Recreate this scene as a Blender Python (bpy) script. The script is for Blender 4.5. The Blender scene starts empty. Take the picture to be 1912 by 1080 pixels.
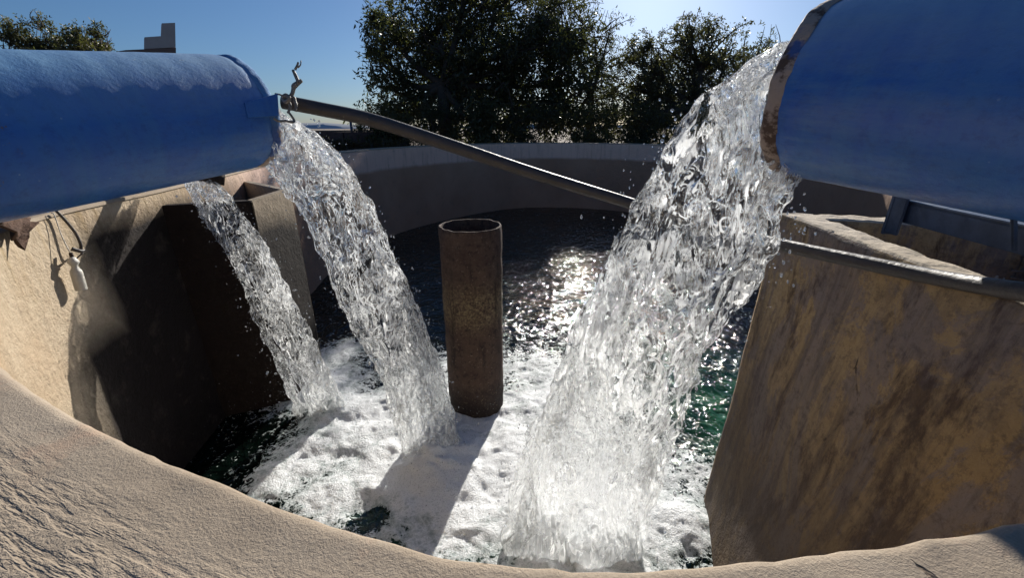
import bpy, bmesh, math, random
import numpy as np
from mathutils import Vector, Matrix

# ------------------------------------------------------------------ camera, sky, sun, exposure
S = bpy.context.scene
C = S.collection
CAMZ = 0.26                      # camera height above the tank rim (rim top is z = 0)
PITCH = math.radians(20.9)
FPX = 786.0                      # focal length in pixels of a 1912 px wide picture
cp, sp = math.cos(PITCH), math.sin(PITCH)
cam_d = bpy.data.cameras.new('camera')
cam_d.sensor_width = 36.0
cam_d.lens = 36.0 * FPX / 1912.0
cam_d.clip_start = 0.01
cam_d.clip_end = 5000.0
cam = bpy.data.objects.new('camera', cam_d)
C.objects.link(cam)
cam.location = (0, 0, CAMZ)
cam.rotation_euler = (math.pi / 2 - PITCH, 0, 0)
S.camera = cam

SUN_AZ = math.radians(15.0)      # to the right of straight ahead (+Y)
SUN_EL = math.radians(22.5)
sun_dir = Vector((math.sin(SUN_AZ) * math.cos(SUN_EL), math.cos(SUN_AZ) * math.cos(SUN_EL), math.sin(SUN_EL)))
W = bpy.data.worlds.new("World")
S.world = W
W.use_nodes = True
wn = W.node_tree
wn.nodes.clear()
wo = wn.nodes.new('ShaderNodeOutputWorld')
wb = wn.nodes.new('ShaderNodeBackground')
ws = wn.nodes.new('ShaderNodeTexSky')
ws.sky_type = 'NISHITA'
ws.sun_disc = False
ws.sun_elevation = SUN_EL
ws.sun_rotation = SUN_AZ
ws.altitude = 100
ws.air_density = 1.0
ws.dust_density = 0.7
ws.ozone_density = 8.0
wb.inputs['Strength'].default_value = 0.052
wn.links.new(ws.outputs[0], wb.inputs[0])
wn.links.new(wb.outputs[0], wo.inputs[0])

sl = bpy.data.lights.new('sun', 'SUN')
sl.energy = 4.8
sl.angle = math.radians(0.53)
sl.color = (1.0, 0.95, 0.87)
so = bpy.data.objects.new('sun', sl)
C.objects.link(so)
so.rotation_euler = (-sun_dir).to_track_quat('-Z', 'Y').to_euler()

S.view_settings.view_transform = 'Standard'
S.view_settings.look = 'None'
S.view_settings.gamma = 1.0
S.view_settings.use_curve_mapping = False
S.view_settings.exposure = 0.55
S.render.engine = 'CYCLES'
S.cycles.use_denoising = True
S.cycles.max_bounces = 14
S.cycles.transmission_bounces = 12
S.cycles.glossy_bounces = 4
S.cycles.diffuse_bounces = 3
S.cycles.sample_clamp_indirect = 12.0
S.cycles.blur_glossy = 0.3

rnd = random.Random(7)
rng = np.random.default_rng(7)
WATER = -1.24

# ------------------------------------------------------------------ turning measurements into places
def ray(u, v):
    dx = (u - 956.0) / FPX
    dy = (v - 540.0) / FPX
    return Vector((dx, cp - dy * sp, -sp - dy * cp))
def P(u, v, d):                       # point at depth d
    r = ray(u, v) * d
    return Vector((r.x, r.y, r.z + CAMZ))
def PZ(u, v, z):                      # point on the level z
    r = ray(u, v)
    return P(u, v, (z - CAMZ) / r.z)

# ------------------------------------------------------------------ numpy noise
_perm = np.random.default_rng(3).permutation(256)
_perm = np.concatenate([_perm, _perm, _perm])
_g = np.random.default_rng(4).normal(size=(256, 3))
_g /= np.linalg.norm(_g, axis=1)[:, None]
def noise(p):
    p = np.asarray(p, dtype=np.float64)
    i = np.floor(p).astype(np.int64)
    f = p - i
    w = f * f * f * (f * (f * 6 - 15) + 10)
    i &= 255
    r = 0
    for a in (0, 1):
        wa = w[:, 0] if a else 1 - w[:, 0]
        for b in (0, 1):
            wb_ = w[:, 1] if b else 1 - w[:, 1]
            for c in (0, 1):
                wc = w[:, 2] if c else 1 - w[:, 2]
                h = _perm[_perm[_perm[(i[:, 0] + a) & 255] + ((i[:, 1] + b) & 255)] + ((i[:, 2] + c) & 255)]
                g = _g[h]
                r = r + wa * wb_ * wc * (g[:, 0] * (f[:, 0] - a) + g[:, 1] * (f[:, 1] - b) + g[:, 2] * (f[:, 2] - c))
    return r * 1.6
def fbm(p, octv=4, gain=0.5, lac=2.03):
    a, s, r = 1.0, 1.0, 0
    for k in range(octv):
        r = r + a * noise(p * s + 17.3 * k)
        a *= gain
        s *= lac
    return r
def billow(p, octv=4, gain=0.5):
    a, s, r, t = 1.0, 1.0, 0, 0
    for k in range(octv):
        r = r + a * np.abs(noise(p * s + 11.1 * k))
        t += a
        a *= gain
        s *= 2.1
    return r / t

# ------------------------------------------------------------------ material helpers
class N:
    def __init__(s, name):
        s.m = bpy.data.materials.new(name)
        s.m.use_nodes = True
        s.t = s.m.node_tree
        s.t.nodes.clear()
        s.out = s.t.nodes.new('ShaderNodeOutputMaterial')
        s.tc = s.t.nodes.new('ShaderNodeTexCoord')
    def n(s, kind, **kw):
        x = s.t.nodes.new(kind)
        for k, v in kw.items():
            setattr(x, k, v)
        return x
    def l(s, a, b):
        s.t.links.new(a, b)
    def setin(s, sock, v):
        if hasattr(v, 'is_output') or isinstance(v, bpy.types.NodeSocket):
            s.l(v, sock)
        else:
            sock.default_value = v
    def co(s, scale=(1, 1, 1), src='Object', rot=(0, 0, 0)):
        mp = s.n('ShaderNodeMapping')
        mp.inputs['Scale'].default_value = scale
        mp.inputs['Rotation'].default_value = rot
        s.l(s.tc.outputs[src], mp.inputs[0])
        return mp.outputs[0]
    def noise(s, vec, scale, detail=6, rough=0.6, dist=0.0):
        x = s.n('ShaderNodeTexNoise')
        s.l(vec, x.inputs['Vector'])
        x.inputs['Scale'].default_value = scale
        x.inputs['Detail'].default_value = detail
        x.inputs['Roughness'].default_value = rough
        x.inputs['Distortion'].default_value = dist
        return x.outputs[0]
    def voro(s, vec, scale, feature='F1'):
        x = s.n('ShaderNodeTexVoronoi', feature=feature)
        s.l(vec, x.inputs['Vector'])
        x.inputs['Scale'].default_value = scale
        return x.outputs[0]
    def ramp(s, fac, stops):
        x = s.n('ShaderNodeValToRGB')
        s.l(fac, x.inputs[0])
        e = x.color_ramp.elements
        while len(e) < len(stops):
            e.new(0.5)
        for el, (p, c) in zip(e, stops):
            el.position = p
            el.color = (c, c, c, 1) if isinstance(c, (int, float)) else (*c, 1)
        return x.outputs[0]
    def mix(s, fac, a, b, mode='MIX'):
        x = s.n('ShaderNodeMix', data_type='RGBA', blend_type=mode)
        s.setin(x.inputs[0], fac)
        for sock, v in ((x.inputs[6], a), (x.inputs[7], b)):
            s.setin(sock, (*v, 1) if isinstance(v, tuple) and len(v) == 3 else v)
        return x.outputs[2]
    def math(s, op, a, b=0.0, clamp=False):
        x = s.n('ShaderNodeMath', operation=op, use_clamp=clamp)
        s.setin(x.inputs[0], a)
        s.setin(x.inputs[1], b)
        return x.outputs[0]
    def mr(s, v, a, b, c=0.0, d=1.0):
        x = s.n('ShaderNodeMapRange')
        s.setin(x.inputs[0], v)
        for k, q in zip((1, 2, 3, 4), (a, b, c, d)):
            x.inputs[k].default_value = q
        return x.outputs[0]
    def xyz(s, src='Object'):
        x = s.n('ShaderNodeSeparateXYZ')
        s.l(s.tc.outputs[src], x.inputs[0])
        return x.outputs
    def attr(s, name):
        x = s.n('ShaderNodeAttribute', attribute_name=name)
        return x.outputs['Fac']
    def bump(s, h, dist=0.01, strength=1.0, nrm=None):
        x = s.n('ShaderNodeBump')
        s.l(h, x.inputs['Height'])
        x.inputs['Distance'].default_value = dist
        x.inputs['Strength'].default_value = strength
        if nrm is not None:
            s.l(nrm, x.inputs['Normal'])
        return x.outputs[0]
    def pr(s, color, rough=0.8, nrm=None, **kw):
        x = s.n('ShaderNodeBsdfPrincipled')
        s.setin(x.inputs['Base Color'], (*color, 1) if isinstance(color, tuple) else color)
        s.setin(x.inputs['Roughness'], rough)
        for k, v in kw.items():
            s.setin(x.inputs[k.replace('_', ' ')], v)
        if nrm is not None:
            s.l(nrm, x.inputs['Normal'])
        return x.outputs[0]
    def done(s, sh):
        s.l(sh, s.out.inputs[0])
        return s.m

def concrete(name, c1, c2, dirt=(0.10, 0.07, 0.05), dirt_amt=0.5, streak=0.6, bump=0.004, mode=None):
    m = N(name)
    o = m.co()
    big = m.noise(o, 1.7, 5, 0.6)
    fine = m.noise(o, 60, 4, 0.7)
    col = m.mix(m.ramp(big, [(0.35, 0.0), (0.65, 1.0)]), c1, c2)
    col = m.mix(m.mr(fine, 0.3, 0.75, 0.0, 0.45), col, (c1[0] * .55, c1[1] * .52, c1[2] * .5))
    st = m.noise(m.co((22, 22, 1.6)), 1.0, 6, 0.65)
    smask = m.ramp(st, [(0.5, 0.0), (0.72, 1.0)])
    z = m.xyz()
    if mode == 'tank':
        # grime runs from the top edge, a darker band lower down, a long-stained far side, shade painted by the box
        top = m.mr(z[2], -0.30, 0.0)
        run = m.math('MULTIPLY', smask, m.math('MULTIPLY', top, streak))
        col = m.mix(run, col, (0.20, 0.13, 0.035))
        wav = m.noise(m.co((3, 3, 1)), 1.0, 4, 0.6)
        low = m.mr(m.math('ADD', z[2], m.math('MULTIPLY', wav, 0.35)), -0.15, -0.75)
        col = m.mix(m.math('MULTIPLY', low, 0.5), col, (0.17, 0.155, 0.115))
        farm = m.mr(z[1], 2.3, 3.2)
        wl = m.math('ADD', z[2], m.math('MULTIPLY', wav, 0.05))
        band = m.mr(wl, -0.235, -0.285)
        pale = m.mix(m.math('MULTIPLY', smask, 0.6), (0.74, 0.52, 0.42), (0.40, 0.27, 0.20))
        dark = m.mix(m.ramp(big, [(0.3, 0.0), (0.7, 1.0)]), (0.36, 0.215, 0.14), (0.44, 0.28, 0.19))
        farc = m.mix(band, pale, dark)
        col = m.mix(farm, col, farc)
        box_shade = m.math('MULTIPLY', m.mr(m.math('ADD', z[1], m.math('MULTIPLY', wav, 0.25)), 1.52, 1.66), m.mr(m.math('ADD', z[2], m.math('MULTIPLY', wav, 0.12)), 0.02, -0.06))
        low_shade = m.math('MULTIPLY', m.mr(m.math('ADD', z[1], m.math('MULTIPLY', wav, 0.25)), 1.28, 1.42), m.mr(m.math('ADD', z[2], m.math('MULTIPLY', wav, 0.12)), -0.30, -0.45))
        col = m.mix(m.math('MULTIPLY', m.math('MAXIMUM', box_shade, low_shade), m.mr(z[1], 3.0, 2.2)), col, (0.012, 0.008, 0.007))  # deepens the box's cast shadow by painting the wall near black
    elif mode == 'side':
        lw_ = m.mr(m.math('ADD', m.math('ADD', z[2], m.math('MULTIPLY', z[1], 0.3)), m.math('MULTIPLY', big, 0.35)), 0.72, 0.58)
        col = m.mix(lw_, col, (0.010, 0.007, 0.006))  # unlit lower part of the side wall painted near black
    elif mode == 'chamber':
        pn = m.noise(m.co((1.6, 1.6, 0.8)), 2.6, 9, 0.72, 0.5)
        p1 = m.ramp(pn, [(0.50, 0.0), (0.54, 0.75), (0.64, 1.0)])
        col = m.mix(p1, col, (0.23, 0.185, 0.165))
        vs = m.noise(m.co((16, 16, 1.1)), 1.0, 7, 0.7, 0.2)
        col = m.mix(m.math('MULTIPLY', m.ramp(vs, [(0.50, 0.0), (0.60, 1.0)]), 0.55), col, (0.10, 0.075, 0.062))
        gn = m.noise(o, 38, 5, 0.8)
        col = m.mix(m.math('MULTIPLY', m.ramp(gn, [(0.5, 0), (0.64, 1)]), 0.5), col, (0.08, 0.055, 0.045))
        pn2 = m.noise(m.co((1, 1.0, 0.33), rot=(0, 0, 0.4)), 8.5, 8, 0.72, 0.3)
        col = m.mix(m.math('MULTIPLY', m.ramp(pn2, [(0.53, 0.0), (0.62, 1.0)]), 0.7), col, (0.045, 0.026, 0.022))
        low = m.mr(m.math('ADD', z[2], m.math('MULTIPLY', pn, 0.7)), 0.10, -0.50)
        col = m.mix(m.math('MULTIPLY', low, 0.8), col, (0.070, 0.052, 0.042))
        top = m.mr(z[2], -0.55, 0.0)
        run = m.math('MULTIPLY', smask, m.math('MULTIPLY', top, streak))
        col = m.mix(run, col, (0.16, 0.13, 0.13))
        ck = m.voro(m.co((3, 3, 1.6)), 1.5, 'DISTANCE_TO_EDGE')
        ckn = m.math('ADD', ck, m.math('MULTIPLY', m.noise(o, 9, 5, 0.7), 0.13))
        col = m.mix(m.math('MULTIPLY', m.ramp(ckn, [(0.054, 1.0), (0.062, 0.0)]), m.ramp(m.noise(o, 3.1, 3), [(0.48, 0.0), (0.6, 0.8)])), col, (0.03, 0.02, 0.016))
    else:
        col = m.mix(m.math('MULTIPLY', smask, streak * 0.5), col, dirt)
    d2 = m.noise(o, 7, 7, 0.7)
    col = m.mix(m.math('MULTIPLY', m.ramp(d2, [(0.56, 0.0), (0.72, 1.0)]), dirt_amt), col, dirt)
    h = m.math('ADD', m.math('MULTIPLY', fine, 0.5), m.math('MULTIPLY', m.noise(o, 14, 6, 0.65), 1.0))
    return m.done(m.pr(col, 0.88, m.bump(h, bump * 3), Specular_IOR_Level=0.25))

def slab_mat():
    m = N('trowelled_cement')
    uv = m.co((1, 1, 1), 'UV')
    o = m.co()
    # broom lines follow the edge: noise stretched along u
    wob = m.noise(uv, 3.0, 3)
    x = m.n('ShaderNodeSeparateXYZ')
    m.l(uv, x.inputs[0])
    cmb = m.n('ShaderNodeCombineXYZ')
    m.l(m.math('MULTIPLY', x.outputs[0], 24.0), cmb.inputs[0])
    m.l(m.math('ADD', m.math('MULTIPLY', x.outputs[1], 150.0), m.math('MULTIPLY', wob, 0.35)), cmb.inputs[1])
    br = m.n('ShaderNodeTexNoise')
    m.l(cmb.outputs[0], br.inputs['Vector'])
    br.inputs['Scale'].default_value = 1.0
    br.inputs['Detail'].default_value = 3
    br.inputs['Roughness'].default_value = 0.55
    brush = m.math('MULTIPLY', m.ramp(br.outputs[0], [(0.40, 0.0), (0.54, 1.0)]), m.mr(m.noise(o, 130, 3, 0.7), 0.35, 0.6, 0.55, 1.0))
    away = m.mr(x.outputs[1], 0.03, 0.13)
    patch = m.ramp(m.noise(o, 6.0, 3), [(0.36, 0.0), (0.56, 1.0)])
    amt = m.math('MULTIPLY', away, m.math('ADD', m.math('MULTIPLY', patch, 0.75), 0.2))
    big = m.noise(o, 5, 6, 0.65)
    grain = m.noise(o, 420, 3, 0.8)
    col = m.mix(m.ramp(big, [(0.35, 0.0), (0.68, 1.0)]), (0.34, 0.275, 0.205), (0.45, 0.375, 0.29))
    col = m.mix(m.math('MULTIPLY', m.math('SUBTRACT', 1.0, brush), m.math('MULTIPLY', amt, 0.35)), col, (0.24, 0.18, 0.12))
    col = m.mix(m.mr(grain, 0.35, 0.75, 0.35, 0.0), col, (0.17, 0.125, 0.085))
    col = m.mix(m.math('MULTIPLY', m.ramp(m.noise(o, 11, 6, 0.7), [(0.55, 0), (0.75, 1)]), 0.5), col, (0.50, 0.30, 0.20))
    ck = m.voro(m.co((1, 1, 1)), 3.3, 'DISTANCE_TO_EDGE')
    ckn = m.math('ADD', ck, m.math('MULTIPLY', m.noise(o, 22, 4), 0.12))
    cr = m.math('MULTIPLY', m.ramp(ckn, [(0.058, 1.0), (0.060, 0.0)]), m.mr(m.xyz()[0], -0.22, -0.16))
    col = m.mix(m.math('MULTIPLY', cr, 0.75), col, (0.08, 0.05, 0.035))
    h = m.math('MULTIPLY', m.math('MULTIPLY', brush, amt), 0.7)
    h = m.math('ADD', h, m.math('MULTIPLY', grain, 0.24))
    h = m.math('ADD', h, m.math('MULTIPLY', m.noise(o, 24, 5, 0.7), 0.35))
    h = m.math('SUBTRACT', h, m.math('MULTIPLY', cr, 0.8))
    return m.done(m.pr(col, 0.9, m.bump(h, 0.0045), Specular_IOR_Level=0.2))

def blue_paint():
    m = N('blue_paint')
    o = m.co()
    n1 = m.noise(o, 4, 6, 0.6)
    n2 = m.noise(o, 90, 5, 0.7)
    col = m.mix(m.ramp(n1, [(0.35, 0), (0.7, 1)]), (0.012, 0.092, 0.40), (0.022, 0.14, 0.47))
    bands = m.noise(m.co((1.2, 1.2, 22)), 1.0, 4, 0.6, 0.3)
    col = m.mix(m.math('MULTIPLY', m.ramp(bands, [(0.42, 0), (0.62, 1)]), 0.38), col, (0.035, 0.17, 0.42))
    col = m.mix(m.math('MULTIPLY', m.ramp(m.noise(o, 45, 6, 0.8), [(0.5, 0), (0.66, 1)]), 0.45), col, (0.010, 0.055, 0.24))
    chip = m.math('MULTIPLY', m.ramp(m.noise(o, 26, 5, 0.75), [(0.66, 0.0), (0.685, 1.0)]), m.ramp(m.noise(o, 3, 2), [(0.45, 0.0), (0.6, 1.0)]))
    col = m.mix(chip, col, (0.12, 0.10, 0.10))
    sp_ = m.voro(o, 34)
    col = m.mix(m.math('MULTIPLY', m.ramp(sp_, [(0.05, 1.0), (0.09, 0.0)]), m.ramp(n1, [(0.5, 0), (0.6, 0.7)])), col, (0.25, 0.36, 0.50))
    # sunlit sheen painted on upward faces, and lime scrapes near the mouth end (object z runs along the pipe)
    z = m.xyz()
    near = m.mr(z[2], 0.55, 0.0)
    sc = m.noise(m.co((30, 30, 5)), 1.0, 5, 0.7)
    col = m.mix(m.math('MULTIPLY', m.math('MULTIPLY', near, m.ramp(sc, [(0.42, 0), (0.7, 1)])), 0.45), col, (0.16, 0.26, 0.34))
    g = m.n('ShaderNodeNewGeometry')
    gz = m.n('ShaderNodeSeparateXYZ')
    m.l(g.outputs['Normal'], gz.inputs[0])
    toplit = m.math('MULTIPLY', m.mr(gz.outputs[2], 0.10, 0.85), m.mr(m.noise(m.co((1, 1, 3)), 9, 5, 0.6), 0.3, 0.7, 0.6, 0.85))
    col = m.mix(toplit, col, m.mix(m.mr(z[2], 1.2, 0.1), (0.13, 0.42, 0.66), (0.36, 0.50, 0.62)))
    h = m.math('ADD', m.math('ADD', m.math('MULTIPLY', n2, 0.7), m.math('MULTIPLY', bands, 0.12)), m.math('SUBTRACT', m.noise(o, 18, 5, 0.6), m.math('MULTIPLY', chip, 0.5)))
    rgh = m.mr(n2, 0.3, 0.7, 0.34, 0.55)
    return m.done(m.pr(col, rgh, m.bump(h, 0.0017), Coat_Weight=0.15, Coat_Roughness=0.25))

def lip_mat(painted=False):
    m = N('painted_lip' if painted else 'worn_lip')
    o = m.co()
    n = m.noise(o, 16, 7, 0.7)
    col = m.mix(m.ramp(n, [(0.42, 0), (0.5, 1)]), (0.09, 0.055, 0.04), (0.36, 0.28, 0.23))
    col = m.mix(m.ramp(m.noise(o, 9, 4), [(0.56, 0), (0.62, 1)]), col, (0.05, 0.10, 0.28))
    if painted:
        y = m.xyz()
        col = m.mix(m.mr(m.math('ADD', y[1], m.math('MULTIPLY', n, 0.08)), -0.02, 0.06), col, (0.10, 0.24, 0.46))
    return m.done(m.pr(col, 0.85, m.bump(n, 0.01)))

def rust_mat(name='rust', dark=1.0):
    m = N(name)
    o = m.co()
    n = m.noise(o, 9, 9, 0.72)
    f = m.noise(o, 85, 5, 0.75)
    col = m.mix(m.ramp(n, [(0.35, 0), (0.65, 1)]), (0.060 * dark, 0.032 * dark, 0.025 * dark), (0.12 * dark, 0.080 * dark, 0.056 * dark))
    z = m.xyz()
    band = m.math('ABSOLUTE', m.math('ADD', z[2], m.math('ADD', -0.72, m.math('MULTIPLY', n, 0.12))))
    col = m.mix(m.math('MULTIPLY', m.mr(band, 0.16, 0.03), m.ramp(f, [(0.42, 0), (0.6, 1)])), col, (0.27 * dark, 0.21 * dark, 0.11 * dark))
    col = m.mix(m.mr(m.math('ADD', z[2], m.math('MULTIPLY', f, 0.15)), 0.32, 0.15), col, (0.03, 0.02, 0.016))
    stn = m.noise(m.co((14, 14, 2)), 1.0, 5, 0.7)
    col = m.mix(m.ramp(stn, [(0.56, 0), (0.68, 0.8)]), col, (0.020, 0.012, 0.010))
    col = m.mix(m.ramp(m.noise(o, 32, 7, 0.8), [(0.52, 0), (0.6, 0.75)]), col, (0.028, 0.017, 0.014))
    col = m.mix(m.ramp(f, [(0.60, 0), (0.68, 0.7)]), col, (0.36 * dark, 0.29 * dark, 0.2 * dark))
    return m.done(m.pr(col, 0.82, m.bump(m.math('ADD', f, n), 0.008), Specular_IOR_Level=0.35))

def plain(name, col, rough=0.6, var=0.4, scale=20, bump=0.002, **kw):
    m = N(name)
    o = m.co()
    n = m.noise(o, scale, 6, 0.65)
    c = m.mix(m.math('MULTIPLY', m.ramp(n, [(0.4, 0), (0.65, 1)]), var), col, tuple(x * 0.45 for x in col))
    return m.done(m.pr(c, rough, m.bump(n, bump * 2), **kw))

def jet_mat(milk, name, fine=1.0, clear=0.25):
    # clear falling water; the milky share is carried air plus painted sparkle streaks, gaps are torn openings in the sheet
    m = N(name)
    o = m.co((1, 1, 0.42))
    a = m.noise(o, 5.5 * fine, 3, 0.5, 1.6)
    ridg = m.math('SINE', m.math('MULTIPLY', a, 40.0))
    b = m.noise(o, 24 * fine, 2, 0.5, 1.6)
    h = m.math('ADD', m.math('MULTIPLY', ridg, 0.17), m.math('ADD', m.math('MULTIPLY', a, 1.0), m.math('MULTIPLY', b, 0.30)))
    nrm = m.bump(h, 0.030)
    gl = m.pr((1, 1, 1), 0.03, nrm, Transmission_Weight=1.0, IOR=1.33)
    bub = m.pr((0.86, 0.88, 0.89), 0.3, nrm)
    tr = m.n('ShaderNodeBsdfTranslucent')
    tr.inputs[0].default_value = (0.88, 0.9, 0.91, 1)
    m.l(nrm, tr.inputs['Normal'])
    mx = m.n('ShaderNodeMixShader')
    mx.inputs[0].default_value = 0.6
    m.l(bub, mx.inputs[1])
    m.l(tr.outputs[0], mx.inputs[2])
    clr = m.n('ShaderNodeBsdfTransparent')
    big = m.noise(m.co((1, 1, 0.45)), 5 * fine, 3, 0.6, 1.0)
    gn = m.noise(m.co((1, 1, 0.36)), 10 * fine, 4, 0.6, 1.7)
    z = m.xyz()[2]
    gthr = m.mr(z, 0.1, WATER, 0.0, 0.06)
    gn = m.math('ADD', gn, gthr)
    gap = m.ramp(gn, [(0.445, 1.0), (0.458, 0.0)])
    rimf = m.ramp(gn, [(0.442, 0.0), (0.458, 1.0), (0.472, 0.85), (0.486, 0.0)])
    cl = m.math('MAXIMUM', m.math('MULTIPLY', gap, 0.93), clear)
    g2 = m.n('ShaderNodeMixShader')
    m.l(cl, g2.inputs[0])
    m.l(gl, g2.inputs[1])
    m.l(clr.outputs[0], g2.inputs[2])
    wn1 = m.noise(o, 19 * fine, 5, 0.68, 2.6)
    wn1 = m.math('ADD', wn1, m.math('MULTIPLY', m.math('SUBTRACT', big, 0.5), 0.5))
    fil = m.ramp(wn1, [(0.56, 0.0), (0.61, 1.0)])
    ln = m.math('MULTIPLY', m.ramp(ridg, [(0.80, 0.0), (0.95, 1.0)]), m.ramp(big, [(0.4, 0.25), (0.6, 1.0)]))
    fac = m.math('MULTIPLY', m.math('MAXIMUM', m.math('MAXIMUM', fil, ln), m.math('MULTIPLY', rimf, 0.8)), milk)
    fac = m.math('MULTIPLY', fac, m.math('SUBTRACT', 1.0, gap))
    low = m.math('ADD', m.mr(z, -0.8, WATER, 0.0, 0.10), m.mr(z, -1.04, WATER + 0.02, 0.0, 0.5))
    fac = m.math('ADD', fac, low, True)
    f = m.n('ShaderNodeMixShader')
    m.l(fac, f.inputs[0])
    m.l(g2.outputs[0], f.inputs[1])
    m.l(mx.outputs[0], f.inputs[2])
    return m.done(f.outputs[0])

def water_mat():
    m = N('tank_water')
    o = m.co((1, 1, 1))
    mask = m.attr('foam')
    n1 = m.noise(o, 16, 6, 0.7, 0.8)
    n2 = m.noise(o, 90, 4, 0.75, 0.4)
    v = m.math('ADD', mask, m.math('MULTIPLY', m.math('SUBTRACT', n1, 0.5), 1.6))
    v = m.math('ADD', v, m.math('MULTIPLY', m.math('SUBTRACT', n2, 0.5), 1.1))
    wv = m.n('ShaderNodeVectorMath', operation='ADD')
    wn_ = m.n('ShaderNodeTexNoise'); wn_.inputs['Scale'].default_value = 9
    m.l(o, wn_.inputs['Vector'])
    sc_ = m.n('ShaderNodeVectorMath', operation='SCALE'); sc_.inputs[3].default_value = 0.14
    m.l(wn_.outputs['Color'], sc_.inputs[0]); m.l(o, wv.inputs[0]); m.l(sc_.outputs[0], wv.inputs[1])
    ed = m.voro(wv.outputs[0], 15, 'DISTANCE_TO_EDGE')
    ed2 = m.voro(wv.outputs[0], 44, 'DISTANCE_TO_EDGE')
    lace = m.math('ADD', m.math('MULTIPLY', m.ramp(ed, [(0.0, 1.0), (0.16, 0.0)]), 0.20), m.math('MULTIPLY', m.ramp(ed2, [(0.0, 1.0), (0.22, 0.0)]), 0.16))
    v = m.math('ADD', v, m.math('SUBTRACT', lace, 0.08))
    fo = m.mr(v, 0.34, 0.50)
    fo.node.interpolation_type = 'SMOOTHSTEP'
    r1 = m.math('ADD', m.noise(m.co((1, 0.8, 1)), 17, 2, 0.6, 0.9), m.math('MULTIPLY', m.noise(m.co((1, 0.9, 1)), 5, 1, 0.5, 0.5), 1.2))
    r2 = m.noise(m.co((1, 1.5, 1)), 62, 3, 0.6, 0.6)
    hw = m.math('ADD', r1, m.math('MULTIPLY', r2, 0.09))
    nw = m.bump(hw, 0.0165)
    wcol = m.mix(m.math('MULTIPLY', m.attr('algae'), m.ramp(m.noise(o, 5, 4), [(0.35, 0.15), (0.6, 1)])), (0.0015, 0.004, 0.003), (0.015, 0.082, 0.032))
    wat = m.pr(wcol, 0.05, nw, IOR=1.42)
    hb = m.voro(o, 120)
    hf = m.math('ADD', m.math('MULTIPLY', n1, 1.3), m.math('MULTIPLY', n2, 0.8))
    hf = m.math('ADD', hf, m.math('MULTIPLY', m.noise(o, 210, 2, 0.6), 0.5))
    nf = m.bump(hf, 0.010)
    n3 = m.noise(m.co((1, 1, 1)), 7, 5, 0.65, 1.2)
    fcol = m.mix(m.mr(m.math('ADD', v, m.math('MULTIPLY', m.math('SUBTRACT', n3, 0.5), 1.6)), 0.35, 1.0), (0.34, 0.40, 0.39), (0.90, 0.92, 0.93))
    fcol = m.mix(m.ramp(m.noise(o, 170, 2, 0.7), [(0.52, 0.0), (0.68, 0.45)]), fcol, (0.25, 0.29, 0.29))
    foam = m.pr(fcol, 0.4, nf, Subsurface_Weight=0.35, Subsurface_Radius=(0.03, 0.03, 0.03), Subsurface_Scale=1.0)
    mx = m.n('ShaderNodeMixShader')
    m.l(fo, mx.inputs[0])
    m.l(wat, mx.inputs[1])
    m.l(foam, mx.inputs[2])
    return m.done(mx.outputs[0])

def leaf_mat(name, c1, c2, trans=0.5):
    m = N(name)
    n = m.noise(m.co(), 1.3, 4)
    g = m.n('ShaderNodeNewGeometry')
    c = m.mix(g.outputs['Random Per Island'], c1, c2)
    c = m.mix(m.math('MULTIPLY', n, 0.5), c, tuple(x * 0.5 for x in c1))
    d = m.pr(c, 0.42)
    t = m.n('ShaderNodeBsdfTranslucent')
    m.l(m.mix(0.5, c, (0.10, 0.12, 0.01)), t.inputs[0])
    mx = m.n('ShaderNodeMixShader')
    mx.inputs[0].default_value = trans
    m.l(d, mx.inputs[1])
    m.l(t.outputs[0], mx.inputs[2])
    return m.done(mx.outputs[0])

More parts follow.
